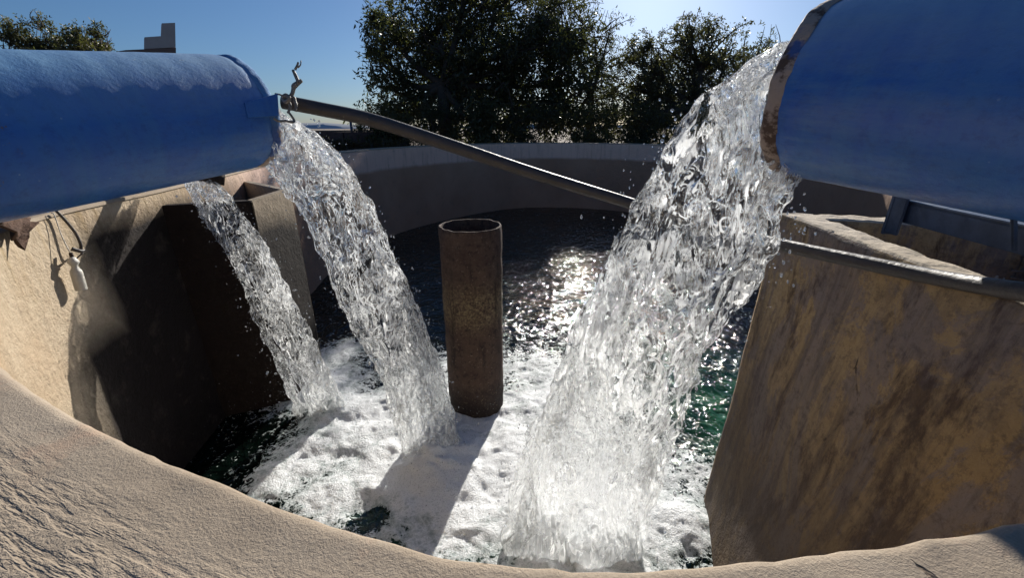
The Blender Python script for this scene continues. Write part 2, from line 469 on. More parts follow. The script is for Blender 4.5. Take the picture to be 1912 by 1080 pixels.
M = dict(
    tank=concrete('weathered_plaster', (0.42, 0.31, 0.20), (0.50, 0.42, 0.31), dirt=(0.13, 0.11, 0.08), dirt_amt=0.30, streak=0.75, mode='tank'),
    box=concrete('stained_plaster', (0.36, 0.31, 0.25), (0.42, 0.35, 0.26), dirt_amt=0.4, streak=0.5),
    sidebox=concrete('half_shaded_plaster', (0.26, 0.21, 0.15), (0.32, 0.26, 0.19), dirt=(0.05, 0.04, 0.03), dirt_amt=0.5, streak=0.5, mode='side'),  # shade on the lower side wall is part of the colour
    shadebox=concrete('shade_painted_plaster', (0.014, 0.009, 0.008), (0.022, 0.015, 0.012), dirt=(0.02, 0.015, 0.012), dirt_amt=0.5, streak=0.5),  # front wall's shade put into a near-black base colour
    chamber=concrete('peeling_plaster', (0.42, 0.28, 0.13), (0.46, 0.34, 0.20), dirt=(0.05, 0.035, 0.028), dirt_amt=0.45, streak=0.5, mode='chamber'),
    cap=concrete('pale_cement', (0.50, 0.42, 0.31), (0.58, 0.50, 0.40), dirt_amt=0.35, streak=0.0, bump=0.003),
    slab=slab_mat(), blue=blue_paint(), lip=lip_mat(), lip2=lip_mat(True), rust=rust_mat(),
    hose=plain('black_rubber', (0.060, 0.048, 0.042), 0.5, 0.5, 30),
    wire=plain('grey_wire', (0.23, 0.20, 0.17), 0.6, 0.6, 60),
    steel=plain('painted_steel', (0.075, 0.10, 0.145), 0.5, 0.6, 25),
    plastic=plain('dusty_plastic', (0.55, 0.52, 0.46), 0.45, 0.3, 40),
    cloth=plain('brown_rag', (0.12, 0.07, 0.05), 0.95, 0.6, 60, 0.006),
    brick=plain('dark_brick', (0.13, 0.065, 0.055), 0.9, 0.6, 12, 0.01),
    bark=plain('bark', (0.07, 0.05, 0.038), 0.9, 0.5, 14, 0.01),
    render_=plain('pale_render', (0.42, 0.35, 0.30), 0.9, 0.15, 2, 0.004),
    band=plain('brown_band', (0.16, 0.10, 0.075), 0.9, 0.2, 2, 0.004),
    soil=plain('dry_soil', (0.16, 0.11, 0.075), 0.95, 0.5, 1.5, 0.02),
    hill=plain('hazy_hill', (0.50, 0.52, 0.55), 0.95, 0.2, 0.02),
    jet=jet_mat(0.85, 'falling_water', 1.0, 0.36), jets=jet_mat(0.9, 'falling_water_small', 1.35, 0.38),
    water=water_mat(),
    leaf1=leaf_mat('mango_leaf', (0.060, 0.068, 0.036), (0.105, 0.098, 0.056)),
    leaf2=leaf_mat('olive_leaf', (0.10, 0.095, 0.052), (0.14, 0.115, 0.068)),
    leaf3=leaf_mat('shrub_leaf', (0.09, 0.10, 0.04), (0.17, 0.14, 0.075)),
    leaf4=leaf_mat('dry_leaf', (0.12, 0.06, 0.03), (0.17, 0.11, 0.05)),
)
DROP = N('droplet_water')
DROP = DROP.done(DROP.pr((0.9, 0.93, 0.95), 0.06, None, Transmission_Weight=0.75, IOR=1.33))

# ------------------------------------------------------------------ object helpers
def tag(o, label=None, cat=None, group=None, kind=None):
    if label: o['label'] = label
    if cat: o['category'] = cat
    if group: o['group'] = group
    if kind: o['kind'] = kind
    return o
def mesh_obj(name, verts, faces, mat, parent=None, smooth=True, loc=None, rot=None):
    me = bpy.data.meshes.new(name)
    me.from_pydata([tuple(v) for v in verts], [], [tuple(f) for f in faces])
    me.update()
    if smooth:
        me.shade_smooth()
    o = bpy.data.objects.new(name, me)
    C.objects.link(o)
    me.materials.append(mat)
    if loc is not None: o.location = loc
    if rot is not None: o.rotation_euler = rot
    if parent is not None: o.parent = parent
    return o
def np_mesh(name, V, F, mat, parent=None, smooth=True, link=True):
    me = bpy.data.meshes.new(name)
    V = np.ascontiguousarray(V, dtype=np.float32)
    F = np.ascontiguousarray(F, dtype=np.int32)
    k = F.shape[1]
    me.vertices.add(len(V)); me.vertices.foreach_set('co', V.ravel())
    me.loops.add(F.size); me.loops.foreach_set('vertex_index', F.ravel())
    me.polygons.add(len(F))
    me.polygons.foreach_set('loop_start', np.arange(0, F.size, k, dtype=np.int32))
    me.polygons.foreach_set('loop_total', np.full(len(F), k, dtype=np.int32))
    me.update(calc_edges=True)
    me.validate()
    if smooth: me.shade_smooth()
    me.materials.append(mat)
    o = bpy.data.objects.new(name, me)
    if link: C.objects.link(o)
    if parent is not None: o.parent = parent
    return o
def empty(name, loc=(0, 0, 0), rot=(0, 0, 0)):
    o = bpy.data.objects.new(name, None)
    C.objects.link(o)
    o.location = loc
    o.rotation_euler = rot
    o.empty_display_size = 0.1
    return o
def grid_faces(n, m, wrap=False, off=0):
    i, j = np.meshgrid(np.arange(n - 1), np.arange(m if wrap else m - 1), indexing='ij')
    j2 = (j + 1) % m if wrap else j + 1
    return (np.stack([i * m + j, i * m + j2, (i + 1) * m + j2, (i + 1) * m + j], -1).reshape(-1, 4)) + off
def tube_vf(pts, rads, seg=10, off=0, squash=1.0):
    """rings round a polyline; returns V, F with end caps left as fans"""
    pts = [Vector(p) for p in pts]
    V, F = [], []
    up = Vector((0, 0, 1))
    prev = None
    for k, p in enumerate(pts):
        t = (pts[min(k + 1, len(pts) - 1)] - pts[max(k - 1, 0)]).normalized()
        if prev is None:
            a = t.cross(up)
            if a.length < 0.05: a = t.cross(Vector((1, 0, 0)))
            a.normalize()
        else:
            a = (prev - t * prev.dot(t)).normalized()
        prev = a
        b = t.cross(a)
        for s in range(seg):
            an = 2 * math.pi * s / seg
            V.append(p + a * math.cos(an) * rads[k] + b * math.sin(an) * rads[k] * squash)
    n = len(pts)
    for k in range(n - 1):
        for s in range(seg):
            F.append((off + k * seg + s, off + k * seg + (s + 1) % seg, off + (k + 1) * seg + (s + 1) % seg, off + (k + 1) * seg + s))
    F.append(tuple(off + s for s in reversed(range(seg))))
    F.append(tuple(off + (n - 1) * seg + s for s in range(seg)))
    return V, F
def smooth_path(pts, n):
    """Catmull-Rom through points (any dimension)"""
    pts = np.array([list(p) for p in pts], float)
    q = np.vstack([2 * pts[0] - pts[1], pts, 2 * pts[-1] - pts[-2]])
    out = []
    for t in np.linspace(0, len(pts) - 1 - 1e-9, n):
        i = int(t); f = t - i
        a, b, c, d = q[i], q[i + 1], q[i + 2], q[i + 3]
        out.append(0.5 * ((2 * b) + (-a + c) * f + (2 * a - 5 * b + 4 * c - d) * f * f + (-a + 3 * b - 3 * c + d) * f ** 3))
    return np.array(out)
def tube(name, pts, rad, mat, parent=None, seg=10, n=None, squash=1.0):
    if n: pts = smooth_path(pts, n)
    rads = rad if isinstance(rad, (list, np.ndarray)) else [rad] * len(pts)
    if len(rads) != len(pts): rads = np.interp(np.linspace(0, 1, len(pts)), np.linspace(0, 1, len(rads)), rads)
    V, F = tube_vf(pts, rads, seg, 0, squash)
    return mesh_obj(name, V, F, mat, parent)
def prism(name, poly, z0, z1, mat, parent=None, bevel=0.0):
    """closed vertical prism over a plan polygon"""
    bm = bmesh.new()
    lo = [bm.verts.new((x, y, z0)) for x, y in poly]
    f = bm.faces.new(lo)
    r = bmesh.ops.extrude_face_region(bm, geom=[f])
    for v in r['geom']:
        if isinstance(v, bmesh.types.BMVert): v.co.z = z1
    bmesh.ops.recalc_face_normals(bm, faces=bm.faces)
    if bevel:
        bmesh.ops.bevel(bm, geom=bm.edges[:], offset=bevel, segments=2, affect='EDGES')
    me = bpy.data.meshes.new(name)
    bm.to_mesh(me); bm.free()
    me.materials.append(mat)
    o = bpy.data.objects.new(name, me)
    C.objects.link(o)
    if parent is not None: o.parent = parent
    return o
def box_bar(name, a, b, w, h, mat, parent=None, bevel=0.002):
    a, b = Vector(a), Vector(b)
    t = (b - a); L = t.length; t.normalize()
    s = t.cross(Vector((0, 0, 1)))
    if s.length < 0.1: s = Vector((1, 0, 0))
    s.normalize(); u = s.cross(t)
    bm = bmesh.new()
    bmesh.ops.create_cube(bm, size=1.0)
    for v in bm.verts:
        x, y, z = v.co
        v.co = a + t * (y + 0.5) * L + s * x * w + u * z * h
    bmesh.ops.recalc_face_normals(bm, faces=bm.faces)
    if bevel: bmesh.ops.bevel(bm, geom=bm.edges[:], offset=bevel, segments=2, affect='EDGES')
    me = bpy.data.meshes.new(name); bm.to_mesh(me); bm.free()
    me.materials.append(mat)
    o = bpy.data.objects.new(name, me); C.objects.link(o)
    if parent is not None: o.parent = parent
    return o

# ------------------------------------------------------------------ the tank (plan outline of the inner edge at rim level)
plan = [(-0.034, 0.198), (0.117, 0.192), (0.35, 0.224), (0.62, 0.275), (0.92, 0.36), (1.5, 0.62), (2.3, 1.5), (3.0, 3.0), (3.5, 4.6), (3.4, 6.2),
        (2.7, 7.6), (1.5, 8.45), (-0.06, 8.4), (-1.55, 6.7), (-2.0, 5.0), (-1.92, 3.6), (-1.72, 2.55), (-1.60, 1.95), (-1.50, 1.35), (-1.28, 0.95),
        (-0.95, 0.66), (-0.62, 0.444), (-0.39, 0.325), (-0.212, 0.253)]
q = np.array(plan + plan[:1])
per = []
for i in range(len(plan)):
    a = np.array(plan[i - 1]); b = np.array(plan[i]); c = np.array(plan[(i + 1) % len(plan)]); d = np.array(plan[(i + 2) % len(plan)])
    nseg = max(4, int(np.linalg.norm(c - b) / (0.012 if min(b[1], c[1]) < 0.7 and abs(b[0]) < 1 else 0.05)))
    for f in np.arange(nseg) / nseg:
        per.append(0.5 * ((2 * b) + (-a + c) * f + (2 * a - 5 * b + 4 * c - d) * f * f + (-a + 3 * b - 3 * c + d) * f ** 3))
per = np.array(per)
nx = np.roll(per, -1, 0) - np.roll(per, 1, 0)
nx /= np.linalg.norm(nx, axis=1)[:, None]
outn = np.stack([nx[:, 1], -nx[:, 0]], 1)           # counter-clockwise outline: outward to the right of travel
seglen = np.linalg.norm(np.roll(per, -1, 0) - per, axis=1)
arc = np.concatenate([[0], np.cumsum(seglen)[:-1]])
near = np.clip((1.3 - per[:, 1]) / 0.8, 0, 1)
near = near * near * (3 - 2 * near)
width = 0.20 + 1.3 * near
p3 = np.column_stack([per, np.zeros(len(per))])
edge = 0.0025 * fbm(p3 * 7, 3) + 0.0015 * noise(p3 * 60)
edge *= (0.35 + 0.65 * near)
edge += 0.006 * near * np.clip(per[:, 0] - 0.05, 0, 0.3) / 0.3 * fbm(p3 * 13 + 5, 3)     # chipped edge on the right

tank = empty('water_tank', (0, 3, WATER))
tag(tank, 'round plastered concrete water tank holding the dark churning water', 'water tank')
def par(o, root):
    """parent while keeping the world place"""
    o.parent = root
    o.matrix_parent_inverse = Matrix.Translation(-Vector(root.location)) if root.rotation_euler == (0, 0, 0) else root.matrix_world.inverted()
    return o
def adopt(root, *objs):
    bpy.context.view_layer.update()
    for o in objs:
        o.parent = root
        o.matrix_parent_inverse = root.matrix_world.inverted()
n = len(per)
# inner wall, slightly battered
zs = np.concatenate([[-0.012], np.linspace(-0.03, -1.7, 60)])
V = []
for k, z in enumerate(zs):
    dis = 0.007 * fbm(np.column_stack([per * 2.2, np.full(n, z * 2.2)]), 4)
    base = per - outn * (edge + dis * min(1, -z * 8) - 0.006 * math.exp(-(z + 0.012) * -60))[:, None]
    V.append(np.column_stack([base, np.full(n, z)]))
V = np.concatenate(V)
F = grid_faces(len(zs), n, True)
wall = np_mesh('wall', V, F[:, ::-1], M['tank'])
# rim slab: top surface (fine grid), outer drop
offs = np.concatenate([[0.0, 0.003, 0.007, 0.012, 0.018, 0.026], np.linspace(0.036, 0.5, 60) ** 1.0])
offs = offs / offs[-1]
top = []
for o_ in offs:
    dd = np.where(near > 0.02, np.minimum(o_ * 0.5, o_ * width), o_ * width)
    pos = per + outn * (dd - edge * (1 - o_) ** 4)[:, None]
    e = np.minimum(dd / 0.009, 1)
    z = -0.012 * (1 - e) ** 2 + 0.002 * near * fbm(np.column_stack([pos * 5, np.zeros(n)]), 4) * e
    z += near * 0.0012 * noise(np.column_stack([pos * 60, np.zeros(n)])) * e
    top.append(np.column_stack([pos, z]))
# beyond 0.5 m go to the full width, then drop
pos = per + outn * width[:, None] * 1.0
pos = per + outn * np.maximum(width, 0.5 * (near > 0.02) + 0.001)[:, None]
top.append(np.column_stack([pos, np.full(n, -0.001)]))
top.append(np.column_stack([pos + outn * 0.004, np.full(n, -0.62)]))
V = np.concatenate(top)
F = grid_faces(len(top), n, True)
rim = np_mesh('rim', V, F[:, ::-1], M['slab'])
uvl = rim.data.uv_layers.new(name='UVMap')
vi = np.empty(len(rim.data.loops), dtype=np.int32)
rim.data.loops.foreach_get('vertex_index', vi)
ringd = np.concatenate([offs * 0.5, [1.4, 1.9]])
uu = arc[vi % n]; vv = ringd[vi // n]
uvl.data.foreach_set('uv', np.column_stack([uu, vv]).astype(np.float32).ravel())
adopt(tank, wall, rim)

# ground around the tank, reaching the horizon
rings = [np.column_stack([pos + outn * 0.002, np.full(n, -0.55)])[::4]]
cen = np.array([0.3, 4.0])
for r in (12, 18, 30, 60, 150, 500, 3000):
    d = (pos - cen); d /= np.linalg.norm(d, axis=1)[:, None]
    rings.append(np.column_stack([cen + d * r, np.full(n, -0.55 - 0.0 * r)])[::4])
m_ = len(rings[0])
g = np_mesh('ground', np.concatenate(rings), grid_faces(len(rings), m_, True)[:, ::-1], M['soil'])
tag(g, kind='structure')

# far low hills
V, F = [], []
for k in range(60):
    a = math.radians(-75 + 2.5 * k)
    h = 14 + 26 * abs(math.sin(k * 0.37)) + 10 * math.sin(k * 1.3)
    R = 1500
    V += [(R * math.sin(a), R * math.cos(a), -5), (R * 1.02 * math.sin(a), R * 1.02 * math.cos(a), max(4, h) * 0.35), (R * 1.2 * math.sin(a), R * 1.2 * math.cos(a), -5)]
for k in range(59):
    for j in range(2):
        F.append((k * 3 + j, k * 3 + j + 1, k * 3 + j + 4, k * 3 + j + 3))
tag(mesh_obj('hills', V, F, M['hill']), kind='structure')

# ------------------------------------------------------------------ the water surface
def w_at(u, v):
    p = PZ(u, v, WATER)
    return np.array([p.x, p.y])
ys = [0.14]
while ys[-1] < 9.2:
    ys.append(ys[-1] + 0.0042 + 0.0030 * ys[-1])
ys = np.array(ys)
k = 470
tt = np.linspace(-1, 1, k)
Y, T = np.meshgrid(ys, tt, indexing='ij')
X = 0.3 + T * (1.9 + 0.38 * Y)
pts = np.column_stack([X.ravel(), Y.ravel(), np.zeros(X.size)])
foam = np.zeros(len(pts))
for (u, v, r, s) in [(600, 720, .22, 1.0), (680, 790, .24, 1.05), (590, 850, .16, .9), (780, 870, .27, 1.2), (870, 930, .25, 1.1), (930, 850, .20, .9),
                     (1080, 960, .30, 1.2), (1030, 760, .22, .6), (1000, 690, .26, .42), (1260, 980, .12, .95), (520, 900, .11, .8), (620, 930, .14, .85),
                     (640, 660, .16, .75), (800, 700, .20, .6), (1180, 880, .15, .8), (480, 690, .15, .25), (1130, 640, .35, .25), (1330, 900, .13, .45), (880, 820, .10, .6), (893, 785, .20, .9)]:
    c = w_at(u, v)
    d2 = ((pts[:, 0] - c[0]) ** 2 + (pts[:, 1] - c[1]) ** 2) / (r * r)
    foam = np.maximum(foam, s * np.exp(-d2 * 0.62)) + 0.06 * s * np.exp(-d2 * 0.5)
gap = w_at(700, 965)
foam -= 1.2 * np.exp(-(((pts[:, 0] - gap[0]) ** 2 + (pts[:, 1] - gap[1]) ** 2) / 0.055 ** 2))
gap = w_at(1330, 730)
foam -= 0.6 * np.exp(-(((pts[:, 0] - gap[0]) ** 2 + (pts[:, 1] - gap[1]) ** 2) / 0.25 ** 2))
foam += 0.30 * np.exp(-(((pts[:, 0] - 0.25) / 0.9) ** 2 + ((pts[:, 1] - 1.9) / 0.75) ** 2))
foam = np.clip(foam, 0, 1.3)
agit = np.exp(-((pts[:, 0] - 0.0) ** 2 + (pts[:, 1] - 1.5) ** 2) / 2.6 ** 2)
wv = 0.011 * (0.30 + agit) * fbm(pts * np.array([3.2, 4.0, 1]), 5, 0.52)
wv += 0.0028 * (0.45 + agit) * fbm(pts * np.array([19, 25, 1]) + 3, 2)
fd = np.clip(foam, 0, 1)
pw = pts + 0.05 * np.column_stack([noise(pts * 7 + 2), noise(pts * 7 + 9), np.zeros(len(pts))])
z = WATER + wv + fd * (0.024 + 0.024 * fbm(pw * 5.0, 3, 0.5) + 0.009 * billow(pw * 24, 3, 0.6))
for (u, v, r, h_) in [(805, 872, .12, .075), (612, 770, .10, .055), (1070, 1000, .21, .045), (893, 775, .17, .008)]:
    c = w_at(u, v)
    z += h_ * np.exp(-((pts[:, 0] - c[0]) ** 2 + (pts[:, 1] - c[1]) ** 2) / r ** 2) * (1 + 0.5 * fbm(pw * 12, 3))
wsurf = np_mesh('water', np.column_stack([pts[:, :2], z]), grid_faces(len(ys), k)[:, ::-1], M['water'])
gc = w_at(1350, 760)
alg = np.exp(-(((pts[:, 0] - gc[0]) / 0.35) ** 2 + ((pts[:, 1] - gc[1]) / 0.7) ** 2)) + 0.5 * np.exp(-(((pts[:, 0] + 0.3) / 0.5) ** 2 + ((pts[:, 1] - 1.1) / 0.25) ** 2))
at = wsurf.data.attributes.new('algae', 'FLOAT', 'POINT')
at.data.foreach_set('value', alg.astype(np.float32))
at = wsurf.data.attributes.new('foam', 'FLOAT', 'POINT')
at.data.foreach_set('value', foam.astype(np.float32))
tag(wsurf, kind='structure')

# ------------------------------------------------------------------ standpipe
base = PZ(886, 787, WATER)
sr = 0.155
tilt = 0.0
bx_, by_ = base.x, base.y + sr
hgt = 1.055
spo = empty('standpipe', (bx_, by_, WATER))
tag(spo, 'rusty open steel standpipe rising out of the foam between the falling streams', 'pipe')
V = []; seg = 72
prof = [(sr * 1.0, -0.4)] + [(sr, z_) for z_ in np.linspace(-0.3, hgt - 0.004, 60)] + [(sr - 0.002, hgt), (sr - 0.009, hgt), (sr - 0.011, hgt - 0.004)] + [(sr - 0.011, z_) for z_ in np.linspace(hgt - 0.05, -0.1, 20)]
for r, z_ in prof:
    for s in range(seg):
        a = 2 * math.pi * s / seg
        V.append((r * math.cos(a), r * math.sin(a), z_))
V = np.array(V)
dn = 0.0035 * fbm(V * 14, 4)
rad = np.linalg.norm(V[:, :2], axis=1)
V[:, :2] *= (1 + dn / rad)[:, None]
V[:, 2] += np.where(V[:, 2] > hgt - 0.01, 0.003 * noise(V * 30), 0)
sp_body = np_mesh('pipe_body', V, grid_faces(len(prof), seg, True), M['rust'])
sp_body.parent = spo

# ------------------------------------------------------------------ big blue outlet pipes
def outlet(name, c, axis, R, length, label, lipm_='lip'):
    """object z runs back from the mouth (z=0) along the pipe"""
    ax = Vector(axis).normalized()
    root = empty(name, c)
    root.rotation_mode = 'QUATERNION'
    root.rotation_quaternion = (-ax).to_track_quat('Z', 'Y')
    tag(root, label, 'pipe', 'blue outlet pipes over the tank')
    seg = 144
    zz = np.concatenate([[0.026], np.arange(0.032, length, 0.006)])
    A = 2 * np.pi * np.arange(seg) / seg
    Zg, Ag = np.meshgrid(zz, A, indexing='ij')
    cyl = np.column_stack([np.cos(Ag).ravel(), np.sin(Ag).ravel(), Zg.ravel()])
    ph = Zg.ravel() / 0.043 * 2 * np.pi * 0.5 + 1.2 * noise(cyl * np.array([1.3, 1.3, 5])) + 0.4 * Ag.ravel() / (2 * np.pi) * 2 * np.pi
    rr = R + 0.00025 * np.sin(ph) + 0.0008 * fbm(cyl * np.array([2.0, 2.0, 2.5]), 2) + 0.0002 * noise(cyl * np.array([14, 14, 60]))
    # rounded-in edge towards the mouth
    e = np.clip((0.065 - Zg.ravel()) / 0.03, 0, 1)
    rr -= 0.005 * e * e
    V = np.column_stack([cyl[:, 0] * rr, cyl[:, 1] * rr, Zg.ravel()])
    body = np_mesh('body', V, grid_faces(len(zz), seg, True), M['blue'])
    # lip ring: worn cement/rust coat round the mouth, broken outline
    prof = [(R - 0.004, 0.036), (R - 0.001, 0.029), (R + 0.0, 0.018), (R - 0.002, 0.005), (R - 0.007, 0.0), (R - 0.014, 0.001), (R - 0.018, 0.008), (R - 0.019, 0.06), (R - 0.019, 0.4), (R - 0.019, length)]
    seg2 = 220
    V = []
    for r, z_ in prof:
        for s in range(seg2):
            a = 2 * math.pi * s / seg2
            V.append((r * math.cos(a), r * math.sin(a), z_))
    V = np.array(V)
    q = V.copy(); q[:, 2] *= 1
    dn = 0.0035 * fbm(q * 22, 4)
    rad = np.linalg.norm(V[:, :2], axis=1)
    lipm = V[:, 2] < 0.047
    V[:, :2] *= (1 + np.where(lipm, dn, 0) / rad)[:, None]
    V[:, 2] += np.where(lipm, 0.0025 * fbm(q * 17 + 9, 4) + np.where(V[:, 2] > 0.02, 0.006 * noise(q * 24), 0), 0)
    lip = np_mesh('lip', V, grid_faces(len(prof), seg2, True)[:, ::-1], M[lipm_])
    for o in (body, lip): o.parent = root
    return root
L_ax = Vector((.508, 1.122, .136)).normalized()
R_ax = Vector((-.793, 1.133, .163)).normalized()
Lc = P(0, 256, .99) + Vector((.508, 1.122, .136)) * 0.50
Rc = P(1506, 172, .985)
left_pipe = outlet('outlet_pipe', Lc, L_ax, 0.183, 2.3, 'long blue painted outlet pipe on the left with a wire tied at its mouth', 'lip2')
right_pipe = outlet('outlet_pipe', Rc, R_ax, 0.186, 1.6, 'blue painted outlet pipe on the right with a worn lip, gushing the widest stream')

# blue bracket welded on the left pipe near its mouth (part of that pipe)
bpy.context.view_layer.update()
Mi = left_pipe.matrix_world.inverted()
def on_pipe(root, u, v, R=0.183, lift=0.0):
    """where the sight line through a measured point meets the pipe's skin"""
    Mi = root.matrix_world.inverted()
    o = Mi @ Vector((0, 0, CAMZ)); d = (Mi.to_3x3() @ ray(u, v))
    a = d.x ** 2 + d.y ** 2; b = 2 * (o.x * d.x + o.y * d.y); c = o.x ** 2 + o.y ** 2 - (R + lift) ** 2
    t = (-b - math.sqrt(max(0, b * b - 4 * a * c))) / (2 * a)
    return P(u, v, t)
bp = [on_pipe(left_pipe, u, v, lift=0.0) for u, v in ((455, 192), (505, 178), (510, 218), (462, 220))]
nn = (on_pipe(left_pipe, 485, 200) - (left_pipe.matrix_world @ Vector((0, 0, (Mi @ on_pipe(left_pipe, 485, 200)).z)))).normalized()
bk = [p - nn * 0.02 for p in bp] + [bp[0] + nn * 0.006, bp[1] + nn * 0.036, bp[2] + nn * 0.03, bp[3] + nn * 0.004]
brk = mesh_obj('bracket', bk, [(0, 1, 2, 3), (4, 7, 6, 5), (0, 4, 5, 1), (1, 5, 6, 2), (2, 6, 7, 3), (3, 7, 4, 0)], M['blue'], smooth=False)
adopt(left_pipe, brk)

# ------------------------------------------------------------------ left settling box on the tank wall
ZB = -0.07
A0, B0, C0, D0 = np.array([-1.66, 1.90]), np.array([-1.27, 2.07]), np.array([-1.30, 2.52]), np.array([-1.80, 2.95])
def offp(p, d): return p + np.array(d)
lb = empty('inlet_box', (-1.4, 2.2, WATER))
tag(lb, 'angular open topped concrete box against the left tank wall behind the thin stream', 'concrete box')
t_ = 0.05
Ai, Bi, Ci, Di = offp(A0, (0.0, t_ * 1.1)), offp(B0, (-t_, t_ * .75)), offp(C0, (-t_, -0.02)), offp(D0, (-0.0, -t_ * 1.3))
o1 = prism('front_wall', [A0, B0, Bi, Ai], -1.7, ZB, M['shadebox'], None, 0.005)
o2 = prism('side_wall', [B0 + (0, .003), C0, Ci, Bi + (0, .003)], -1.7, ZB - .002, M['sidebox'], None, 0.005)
o3 = prism('back_wall', [C0 + (0, .003), D0, Di, Ci + (-.003, 0)], -1.7, ZB - .003, M['box'], None, 0.005)
adopt(lb, o1, o2, o3)

# ------------------------------------------------------------------ right chamber
rc = empty('outlet_chamber', (0.9, 0.8, WATER))
tag(rc, 'tall stained concrete chamber wall with peeling ochre plaster on the right of the tank', 'concrete chamber')
K = np.array([0.870, 1.372])
def wavy_wall(name, path_out, path_in, z1, mat, capmat, amp=0.006, batter=0.0):
    """a wall between two plan polylines with uneven arrises; returns body and cap objects"""
    po = smooth_path([(x, y, 0) for x, y in path_out], 160)[:, :2]
    pi = smooth_path([(x, y, 0) for x, y in path_in], 160)[:, :2]
    zz = np.concatenate([np.linspace(-1.7, z1 - 0.012, 70), [z1 - 0.004, z1]])
    rows = []
    for z_ in zz:
        d = amp * fbm(np.column_stack([po * 3, np.full(160, z_ * 3)]), 4)
        ins = 0.006 * math.exp(-(z1 - z_) * 140)
        q_ = (pi - po); q_ /= np.linalg.norm(q_, axis=1)[:, None]
        w_ = po + q_ * (d + ins)[:, None]
        w_[:, 0] -= batter * (max(0.0, z1 - z_) / 1.24) ** 1.3 * (0.04 + 0.24 * np.clip(1.372 - po[:, 1], 0, 0.7))
        rows.append(np.column_stack([w_, np.full(160, z_)]))
    V = np.concatenate(rows)
    f1 = grid_faces(len(zz), 160)
    rows2 = []
    for z_ in zz:
        d = amp * fbm(np.column_stack([pi * 3, np.full(160, z_ * 3)]), 4)
        rows2.append(np.column_stack([pi + d[:, None], np.full(160, z_)]))
    V2 = np.concatenate(rows2)
    f2 = grid_faces(len(zz), 160, off=len(V))[:, ::-1]
    m0 = len(V) * 2
    ends = []
    for j in (0, 159):
        for i in range(len(zz) - 1):
            a, b = i * 160 + j, (i + 1) * 160 + j
            c, d = b + len(V), a + len(V)
            ends.append((a, b, c, d) if j == 0 else (a, d, c, b))
    body = np_mesh(name, np.concatenate([V, V2]), np.concatenate([f1, f2, np.array(ends)]), mat)
    # the cap
    rows = []
    for f in np.linspace(0, 1, 14):
        a = rows_o = V[-160:, :2]; b = V2[-160:, :2]
        p_ = a * (1 - f) + b * f
        jag = 0.004 * fbm(np.column_stack([p_ * 30, np.zeros(160)]), 3)
        if f in (0.0, 1.0): p_ = p_ + (b - a) / np.linalg.norm(b - a, axis=1)[:, None] * jag[:, None] * 1.2
        z_ = z1 + 0.004 + 0.004 * fbm(np.column_stack([p_ * 14, np.ones(160)]), 4)
        if f in (0.0, 1.0): z_ = np.full(160, z1 - 0.006)
        rows.append(np.column_stack([p_, z_]))
    cap = np_mesh('cap', np.concatenate(rows), grid_faces(14, 160), capmat)
    cap.parent = body
    return body
nw_o = [tuple(K), (0.848, 1.1), (0.822, 0.85), (0.800, 0.61), (0.79, 0.42), (0.80, 0.26), (0.80, 0.1)]
nw_i = [(K[0] + .10, K[1] - .03), (0.925, 1.08), (0.893, 0.85), (0.872, 0.61), (0.862, 0.42), (0.87, 0.26), (0.87, 0.1)]
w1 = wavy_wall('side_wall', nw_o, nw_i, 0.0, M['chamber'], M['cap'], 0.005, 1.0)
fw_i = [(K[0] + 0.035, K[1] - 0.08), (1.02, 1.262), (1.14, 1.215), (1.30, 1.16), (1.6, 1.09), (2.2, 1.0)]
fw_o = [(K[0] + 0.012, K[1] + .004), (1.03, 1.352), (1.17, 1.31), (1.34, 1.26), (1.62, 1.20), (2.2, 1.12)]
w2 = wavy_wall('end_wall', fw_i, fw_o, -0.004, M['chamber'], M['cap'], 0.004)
w3 = prism('inner_pier', [(1.34, 0.9), (1.42, 1.13), (1.9, 1.04), (1.9, 0.8)], -1.0, -0.03, M['chamber'], None, 0.01)
w4 = prism('chamber_floor', [(0.87, 0.12), (0.95, 1.25), (2.0, 1.05), (2.0, 0.2)], -1.0, -0.7, M['chamber'], None, 0.0)
adopt(rc, w1, w2, w3, w4)

# ------------------------------------------------------------------ steel bracket by the right pipe
sb = empty('steel_bracket', (1.09, 1.2, 0.0))
tag(sb, 'blue grey steel angle bracket standing on the chamber wall under the right pipe', 'bracket')
pb = PZ(1664, 424, 0.0)
o1 = box_bar('post', (pb.x, pb.y, -0.02), (pb.x, pb.y, 0.16), 0.042, 0.012, M['steel'])
o1b = box_bar('gusset', (pb.x - .015, pb.y - .02, -0.015), (pb.x - .015, pb.y - .02, 0.16), 0.008, 0.045, M['steel'])
ba, bb = P(1668, 392, 1.19), P(1912, 452, 0.86)
dr = (bb - ba).normalized()
o2 = box_bar('beam', ba, bb + dr * .5, 0.006, 0.052, M['steel'])
o3 = box_bar('flange', ba + Vector((.012, .005, .0295)), bb + dr * .5 + Vector((.012, .005, .0295)), 0.03, 0.006, M['steel'])
ra, rb = P(1680, 372, 1.22), P(1912, 395, 1.02)
o4 = tube('rod', [ra, rb, rb + (rb - ra)], 0.005, M['steel'])
ca, cb = P(1690, 383, 1.35), P(1960, 412, 1.15)
o5 = box_bar('cross_bar', ca, cb, 0.008, 0.05, M['steel'])
o6 = box_bar('cleat', P(1893, 405, .84), P(1893, 470, .84), 0.012, 0.006, M['steel'])
adopt(sb, o1, o1b, o2, o3, o4, o5, o6)

